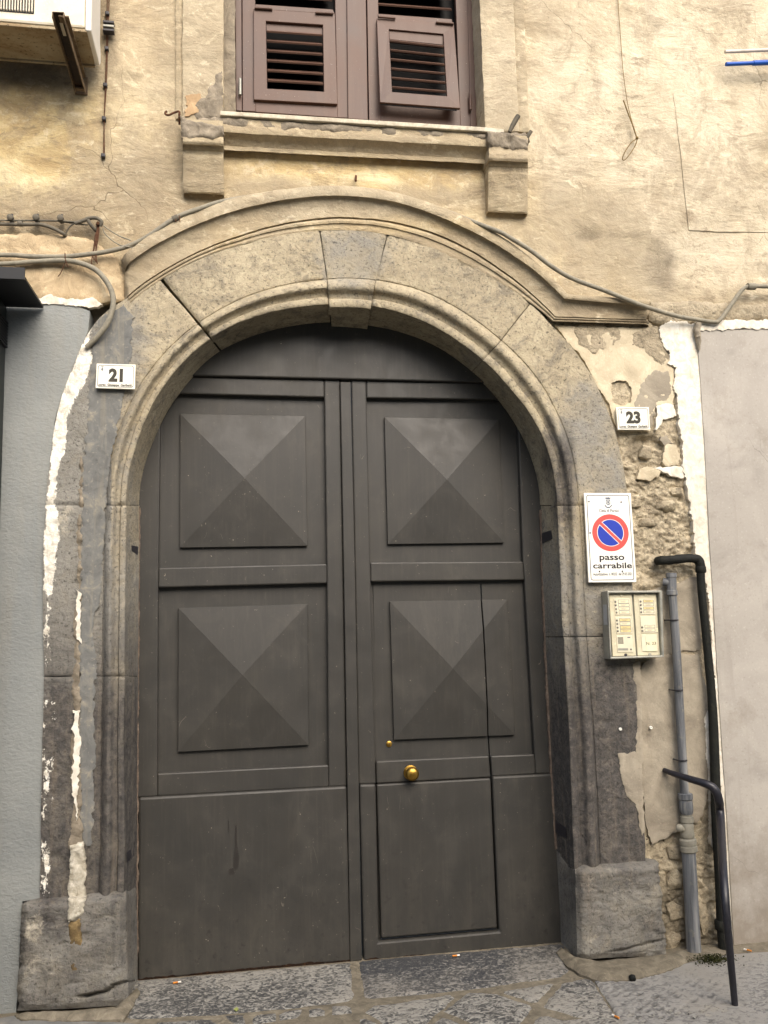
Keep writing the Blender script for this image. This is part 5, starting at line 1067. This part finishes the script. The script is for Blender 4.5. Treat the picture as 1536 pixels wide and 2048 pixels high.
# ------------------------------------------------------------------ cables and wires
def cable(name, pts, rad, m, label, cat='cable', parent=None, **k):
    o = tube(name, [P(x, y, p) for x, y, p in pts], rad, m, parent, 10, 6, **k)
    return tag(o, label, cat) if label else o
cb = thing('wall_cable', 'long grey cable running over the arch moulding and sagging to the right', 'cable', tuple(P(690, 372, .06)))
cable('sheath', [(-200, 515, .05), (0, 510, .05), (65, 513, .05), (130, 513, .05), (182, 508, .055), (215, 503, .06), (257, 492, .07), (294, 474, .085), (351, 436, .10), (400, 417, .10), (450, 402, .085), (533, 390, .05), (606, 382, .04), (690, 378, .04), (762, 385, .04), (825, 400, .045), (898, 425, .06), (960, 449, .10), (1000, 464, .112), (1021, 476, .112), (1063, 502, .112), (1105, 534, .112), (1147, 558, .11), (1209, 581, .115), (1279, 609, .115), (1349, 631, .08), (1394, 639, .06), (1429, 644, .06), (1441, 638, .06), (1464, 607, .06), (1484, 580, .06), (1498, 573, .06), (1536, 573, .06), (1700, 580, .06)], .0115, CABLE, None, parent=cb)
for (x, y, p) in ((1498, 573, .06),): tube('joint_sleeve', [P(x-3, y, p), P(x+12, y+.5, p)], .019, CABLE, cb, 12, 0)
lathe('clip', P(351, 437, .1)-np.array([.012, 0, .006]), (1, 0, .55), [(0, .016), (.026, .016)], CABD, cb, 12)
for i, x in enumerate((350, 358)): tube('tie_wire', [P(x, 430, .112), P(x+2, 444, .112)], .002, RUSTW, cb, 6, 0)
cable('hooked_cable', [(-200, 531, .045), (0, 528, .045), (65, 523.5, .05), (124, 521, .055), (156, 525, .06), (189, 538, .07), (211, 560, .08), (224, 585, .085), (226, 612, .09), (216, 644, .09), (198, 670, .08), (173, 695, .06)], [.0115, .0115, .0125, .013, .013, .013, .013, .0125], CABLE, 'grey cable curling down like a hook beside the arch on the left')
pc = cable('cable_offcut', [(-200, 446, .04), (0, 448, .04), (40, 449, .045), (81, 449, .045), (107, 457, .045), (124, 466, .04), (131, 472, .02)], .009, CABD, 'short dark cable ending in the wall at the upper left')
ib2 = thing('insulated_wire_run', 'thin dark wires on porcelain wall clips at the upper left', 'wire', tuple(P(75, 441, .03)))
cable('wire', [(-200, 440, .05), (0, 441, .05), (75, 441, .05), (124, 442, .05), (156, 444, .05), (176, 440, .05), (186, 436, .05), (197, 437, .05), (204, 447, .05)], .0045, CABD, None, parent=ib2)
cable('wire', [(124, 443, .045), (150, 447, .045), (176, 450, .05)], .004, CABD, None, parent=ib2)
cable('wire', [(130, 470, .03), (136, 458, .04), (146, 448, .045), (160, 444, .05)], .004, CABD, None, parent=ib2)
cable('wire_bundle', [(150, 447, .055), (170, 440, .06), (176, 437, .06), (192, 436, .06), (203, 443, .06), (200, 452, .055)], .009, CABD, None, parent=ib2)
cable('wire_bundle', [(176, 440, .06), (182, 450, .06), (190, 459, .05), (196, 464, .03)], .009, CABD, None, parent=ib2)
for (x, y) in ((24.5, 436), (75.5, 436), (124, 437)):
    lathe('insulator', P(x, y+6, .02), (0, -1, 0), [(0, .012), (.012, .014), (.014, .009), (.026, .009), (.028, .015), (.044, .015), (.05, .006)], CABD, ib2, 14)
    tube('insulator_pin', [P(x, y-8, .05), P(x, y+2, .05)], .005, IRON, ib2, 8, 0)
tube('cable_saddle', [P(36, 447, .045), P(45, 448, .045)], .013, CABD, ib2, 10, 0)
rb = thing('rusty_wire_bundle', 'tuft of rusty wires hanging below the tangled cable joint', 'wire', tuple(P(195, 450, .05)))
for k, (a, b, c) in enumerate(((196, 190, 186), (198, 194, 190), (194, 192, 193), (199, 188, 183))): cable('strand', [(a, 450, .055), (b+3, 470, .06), (b, 490, .06), (c, 510+k*5, .06), (c+2, 520+k*4, .055)], .0025, RUSTW, None, parent=rb)
lw = thing('loose_wires', 'two thin pale wires looping from the joint to the arch moulding', 'wire', tuple(P(230, 470, .05)))
cable('strand', [(203, 448, .055), (212, 455, .05), (235, 470, .06), (262, 481, .09)], .003, CABLE, None, parent=lw); cable('strand', [(206, 456, .055), (209, 466, .05), (221, 478, .055), (240, 490, .07), (268, 496, .09)], .003, CABLE, None, parent=lw)
tube('iron_pin', [P(195, 448, 0), P(196, 446, .075)], .008, RUSTW, lw, 8, 0)
cable('strand', [(130, 506, .065), (131, 520, .07), (136, 534, .065)], .0022, RUSTW, None, parent=lw); cable('strand', [(130, 526, .068), (122, 545, .05), (116, 553, .04)], .0022, RUSTW, None, parent=lw)
vw = thing('stapled_wire', 'thin wire stapled straight up the wall right of the air conditioner', 'wire', tuple(P(210, 300, .01)))
for dx_ in (0, 4): cable('strand', [(217+dx_, -80, .01), (214+dx_*.8, 30, .011), (213+dx_*.5, 100, .011), (210.5+dx_*.6, 170, .01), (208.5, 240, .01), (207+dx_*.5, 308, .008)], .0022, RUSTW, None, parent=vw)
for (x, y) in ((214.5, 28), (213.5, 98), (210.5, 171), (208, 238), (206.5, 312)): bx('staple', P(x, y, .012), (.020, .024, .020), IRON, vw, .004)
tw = thing('hanging_twine', 'thin twine hanging down the wall and knotted into a small loop', 'twine', tuple(P(1274, 276, .02)))
cable('strand', [(1234, -120, .01), (1236, 0, .01), (1240, 60, .012), (1246, 140, .015), (1254, 200, .02), (1261, 232, .025), (1273, 274, .03)], .0018, TWINE, None, parent=tw)
cable('tail', [(1247, 201, .03), (1256, 226, .035), (1266, 252, .035), (1274, 277, .03)], .0036, TWINE, None, parent=tw)
cable('loop', [(1274, 277, .03), (1262, 286, .035), (1251, 302, .035), (1245, 316, .03), (1249, 320, .028), (1260, 308, .03), (1271, 290, .03), (1275, 277, .03)], .0026, TWINE, None, parent=tw)
bm = bmesh.new(); bmesh.ops.create_icosphere(bm, subdivisions=2, radius=.009, matrix=Matrix.Translation(Vector(P(1274, 276, .032)))); fin('knot', bm, TWINE, tw, 0, 0, None, 60)
rg = cable('rag_strip', [(1397, 646, .06), (1394, 662, .055), (1397, 680, .05), (1399, 700, .045)], [.016, .017, .013, .006], CEM, 'short frayed grey rag hanging from the cable over the white band', 'rag', rough=.3, seed=4)
hk = tube('iron_hook', [P(359, 249, .03), P(358.5, 232, .06), P(358, 223, .065), P(347, 226, .065), P(338, 230, .065), P(332, 229, .065), P(330.5, 225, .065), P(334, 222.5, .065)], .0055, RUSTW, None, 8, 6); tag(hk, 'small rusty iron hook beside the left end of the sill', 'hook')
for (a, b, r, lab) in (((1019, 264, .09), (1037, 231, .11), .013, 'taller stub of iron rod standing on the right end of the sill'), ((1050.5, 284, .10), (1062.5, 262, .115), .010, 'shorter stub of iron rod at the outer corner of the right corbel')):
    t = tube('iron_rod_stub', [P(*a), P((a[0]+b[0])/2-1, (a[1]+b[1])/2, (a[2]+b[2])/2), P(*b)], [r*.8, r, r*.95], CABD, None, 10, 3, .12, 3); tag(t, lab, 'rod stub', 'iron rod stubs on the sill')
wp = tube('white_pipe', [P(1450, 103.6, .07), P(1490, 102, .07), P(1536, 100, .07), P(1700, 94, .07)], .0095, WHPIPE, None, 12, 0); tag(wp, 'weathered white pipe end, above the blue pipe at the upper right', 'pipe')
bl = thing('blue_pipe', 'blue plastic pipe end under the white pipe at the upper right', 'pipe', tuple(P(1452, 128, .07)))
tube('pipe', [P(1452, 128.5, .07), P(1490, 127, .07), P(1540, 124.5, .07), P(1700, 118, .07)], .011, BLUEPL, bl, 12, 0); tube('sleeve', [P(1506, 126.3, .07), P(1700, 118, .07)], .0145, BLUEPL, bl, 12, 0)

# ------------------------------------------------------------------ air conditioner, bracket, metal hood
ac = thing('air_conditioner', 'old white air conditioner with rusty underside at the upper left corner', 'air conditioner', tuple(P(100, 90, .2)))
fR = P(175, 61, .335); x1 = fR[0]; z0 = fR[2]; xa = x1-.86
def wbox(name, x0, x1_, p0, p1, z0_, z1, m, par, bev=.004): return bx(name, ((x0+x1_)/2, -(p0+p1)/2, (z0_+z1)/2), (x1_-x0, p1-p0, z1-z0_), m, par, bev)
wbox('casing', xa, x1-.012, .10, .335, z0+.012, z0+.58, ACW, ac, .012)
us = wbox('underside', xa, x1-.004, .09, .328, z0-.004, z0+.0115, RUST, ac, .003)
wbox('base_lip', xa, x1-.006, .075, .0895, z0-.012, z0+.03, RUST, ac, .002)
bm = bmesh.new()
prof = [(.335, 0), (.335, .56), (.10, .56), (.085, .12), (.06, .07), (.06, .02), (.085, -.006), (.11, -.004)]
r = [[bm.verts.new((x, -a, z0+b)) for a, b in prof] for x in (x1-.011, x1+.016)]; m = len(prof)
for k in range(m): bm.faces.new((r[0][k], r[0][(k+1) % m], r[1][(k+1) % m], r[1][k]))
bm.faces.new(r[0]); bm.faces.new(r[1][::-1]); bmesh.ops.recalc_face_normals(bm, faces=bm.faces); fin('side_cover', bm, ACC, ac, .008, 3)
gx1 = P(68, 20, .34)[0]; gz0 = P(62, 25, .34)[2]; gx0 = gx1-.42
wbox('grille_recess', gx0, gx1, .333, .3365, gz0-.004, gz0+.40, DARK, ac, .001)
step = P(62, 20, .34)[0]-P(56.4, 20, .34)[0]; gsrc = None; k = 0
while gx1-.006-k*step > gx0:
    xk = gx1-.008-k*step
    if gsrc is None: gsrc = wbox('grille_bar', xk-step*.22, xk+step*.22, .337, .348, gz0, gz0+.39, ACW, ac, .002)
    else:
        c = gsrc.copy(); C.objects.link(c); c.location.x = -k*step
    k += 1
br = thing('wall_bracket', 'rusty steel channel bracket propping up the air conditioner', 'bracket', tuple(P(161, 178, .02)))
pT = min(np.linspace(.36, .7, 60), key=lambda a: abs(P(116, 24, a)[2]-(z0-.01)))
T_ = P(116, 24, pT); B_ = P(161, 176, .03); dv = Vector(B_-T_); L = dv.length; ez = dv.normalized(); ex = Vector((1, 0, 0)); ey = ez.cross(ex).normalized(); ex = ey.cross(ez).normalized()
rot = Matrix((ex, ey, ez)).transposed(); mid = Vector((T_+B_)/2); wd = .052
bx('web', mid+ey*.0, (wd, .004, L), m_simple('rusty dark steel', (40, 34, 30), (62, 50, 42), (104, 78, 54), 14, .7, .3, .002, .3), br, .001, rot)
sgn = 1 if ey.y < 0 else -1
RS = m_simple('rusty painted steel', (92, 74, 56), (122, 104, 82), (146, 130, 106), 18, .75, .3, .002, .25)
for s in (-1, 1): bx('flange', mid+ex*(s*(wd/2-.002))+ey*(.015*sgn), (.004, .030, L), RS, br, .001, rot)
bx('slot', Vector(T_)+ez*.09+ey*(.0028*sgn), (.014, .002, .07), ACW, br, 0, rot)
wbox('wall_plate', B_[0]-.03, B_[0]+.03, .002, .010, B_[2]-.02, z0-.02, RS, br, .001); wbox('arm', B_[0]-.022, B_[0]+.022, .01, pT-.01, z0-.024, z0-.0165, RS, br, .001)
bx('foot', Vector(B_)+Vector((0, -.012, -.012)), (.048, .02, .012), RS, br, .002)
dcp = thing('wall_clip', 'small dark metal clip sticking out of the wall behind the air conditioner', 'clip', tuple(P(216, 52, .03)))
wa = P(206, 41, .05); wb_ = P(228, 60, .05)
for k in range(3): wbox('leaf', wa[0], wb_[0], .02, .055, wa[2]-.012-k*.022, wa[2]-k*.022, ALU if k % 2 else IRON, dcp, .002)
hd = thing('metal_hood', 'black sheet metal hood over the shop front at the left edge', 'hood', tuple(P(40, 600, .1)))
hr = P(86, 615, .06); hz = hr[2]; hx = hr[0]; ho = P(48, 572, .38)
wbox('canopy', hx-1.0, hx, .05, .40, hz, hz+.012, BLACKM, hd, .001); wbox('front_lip', hx-1.0, hx, .401, .409, hz-.004, hz+.05, BLACKM, hd, .001)
bxr = P(11, 640, .06)[0]
wbox('post', bxr-.5, bxr, .045, .22, .0, hz-.001, DGREEN, hd, .003)
zt, zb_ = P(14, 644, .08)[2], P(14, 692, .08)[2]; src = None
for k in range(9):
    zz = zt+(zb_-zt)*k/8
    o = wbox('louvre_fin', bxr+.0005, bxr+.014, .06, .20, zz-.004, zz+.003, BLACKM, hd, .0005)

# ------------------------------------------------------------------ litter and moss
def butt(x, y, ang_, lab, ground=True):
    c = G(x, y, .006); t = thing('cigarette_butt', lab, 'cigarette butt', tuple(c), 'cigarette butts on the ground')
    d = np.array([math.cos(ang_), math.sin(ang_), 0]); tube('filter', [c, c+d*.022], .0042, ORNG, t, 10, 0); tube('paper', [c+d*.022, c+d*.036], .004, PAPR, t, 10, 0)
butt(905, 1912, .1, 'cigarette butt lying at the foot of the wicket door'); butt(1503, 1902, 2.2, 'cigarette butt by the pale wall at the right edge'); butt(1238, 2036, 2.0, 'cigarette butt in the joint beside the tooled slab'); butt(346, 1966, .2, 'cigarette butt under the left door leaf')
c = G(1265, 1956, .014); bm = bmesh.new(); bmesh.ops.create_icosphere(bm, subdivisions=3, radius=.0165)
for v in bm.verts: v.co = Vector(c)+v.co*(1+.25*fbm(np.array([v.co.x*60]), np.array([v.co.z*60+v.co.y*40]), 1, 3, 2)[0])
tag(fin('dark_lump', bm, MOULD, None, 0, 0, None, 60), 'small round dark lump on the pavement in front of the right plinth', 'lump')
lf = sheet('green_leaf', [za(820, 425), za(840, 410), za(852, 424), za(838, 436)], .006, m_flat('leaf green', (150, 156, 90), .7, .2), None, res=.01, jit=.002, amp=.002, depth=.002, seed=3, horizontal=True); tag(lf, 'small pale green leaf at the edge of the left threshold stone', 'leaf')
rnd_ = random.Random(9); V, F = [], []
for i in range(900):
    x, y = rnd_.gauss(1425, 18), rnd_.gauss(1918, 6)
    if y < 1908: continue
    c = G(x, y, rnd_.uniform(0, .012)); a = rnd_.uniform(0, 6.28); s = rnd_.uniform(.002, .006); h = rnd_.uniform(.002, .009); n = len(V)
    V += [c+np.array([math.cos(a)*s, math.sin(a)*s, 0]), c-np.array([math.cos(a)*s, math.sin(a)*s, 0]), c+np.array([rnd_.uniform(-.006, .006), rnd_.uniform(-.006, .006), h])]; F.append((n, n+1, n+2))
ms = pyd('moss', V, F, MOSS); tag(ms, 'patch of moss at the foot of the black drainpipe', 'moss', None, 'stuff')

for (x, y, p, lab) in ((1240, 1458, .055, 'small white wall plug in the dark right jamb stone'), (1301, 1455, .032, 'small white wall plug in the tan render beside the grey pipe')):
    t = lathe('wall_plug', P(x, y, p-.004), (0, -1, 0), [(0, .008), (.008, .0075), (.009, .004), (.004, .0035)], WHITEP, None, 12); tag(t, lab, 'wall plug', 'wall plugs left in the masonry')
t = tube('iron_nail', [P(712, 352, 0), P(712, 354, .03), P(711.5, 362, .036)], .006, RUSTW, None, 8, 0); tag(t, 'short rusty nail in the wall above the crown of the arch', 'nail')
for k, (x, y) in enumerate(((1347, 1240), (1356, 1380), (1364, 1520))):
    c = P(x, y, .062); bm = bmesh.new(); tube_bm(bm, [np.array([c[0]-.026, -.005, c[2]]), np.array([c[0]-.0225, -.066, c[2]]), np.array([c[0], -.0865, c[2]]), np.array([c[0]+.0225, -.066, c[2]]), np.array([c[0]+.026, -.005, c[2]])], .0035, 6, 5)
    bmesh.ops.recalc_face_normals(bm, faces=bm.faces); fin('pipe_clip', bm, IRON, gp_, 0, 0, None, 40)
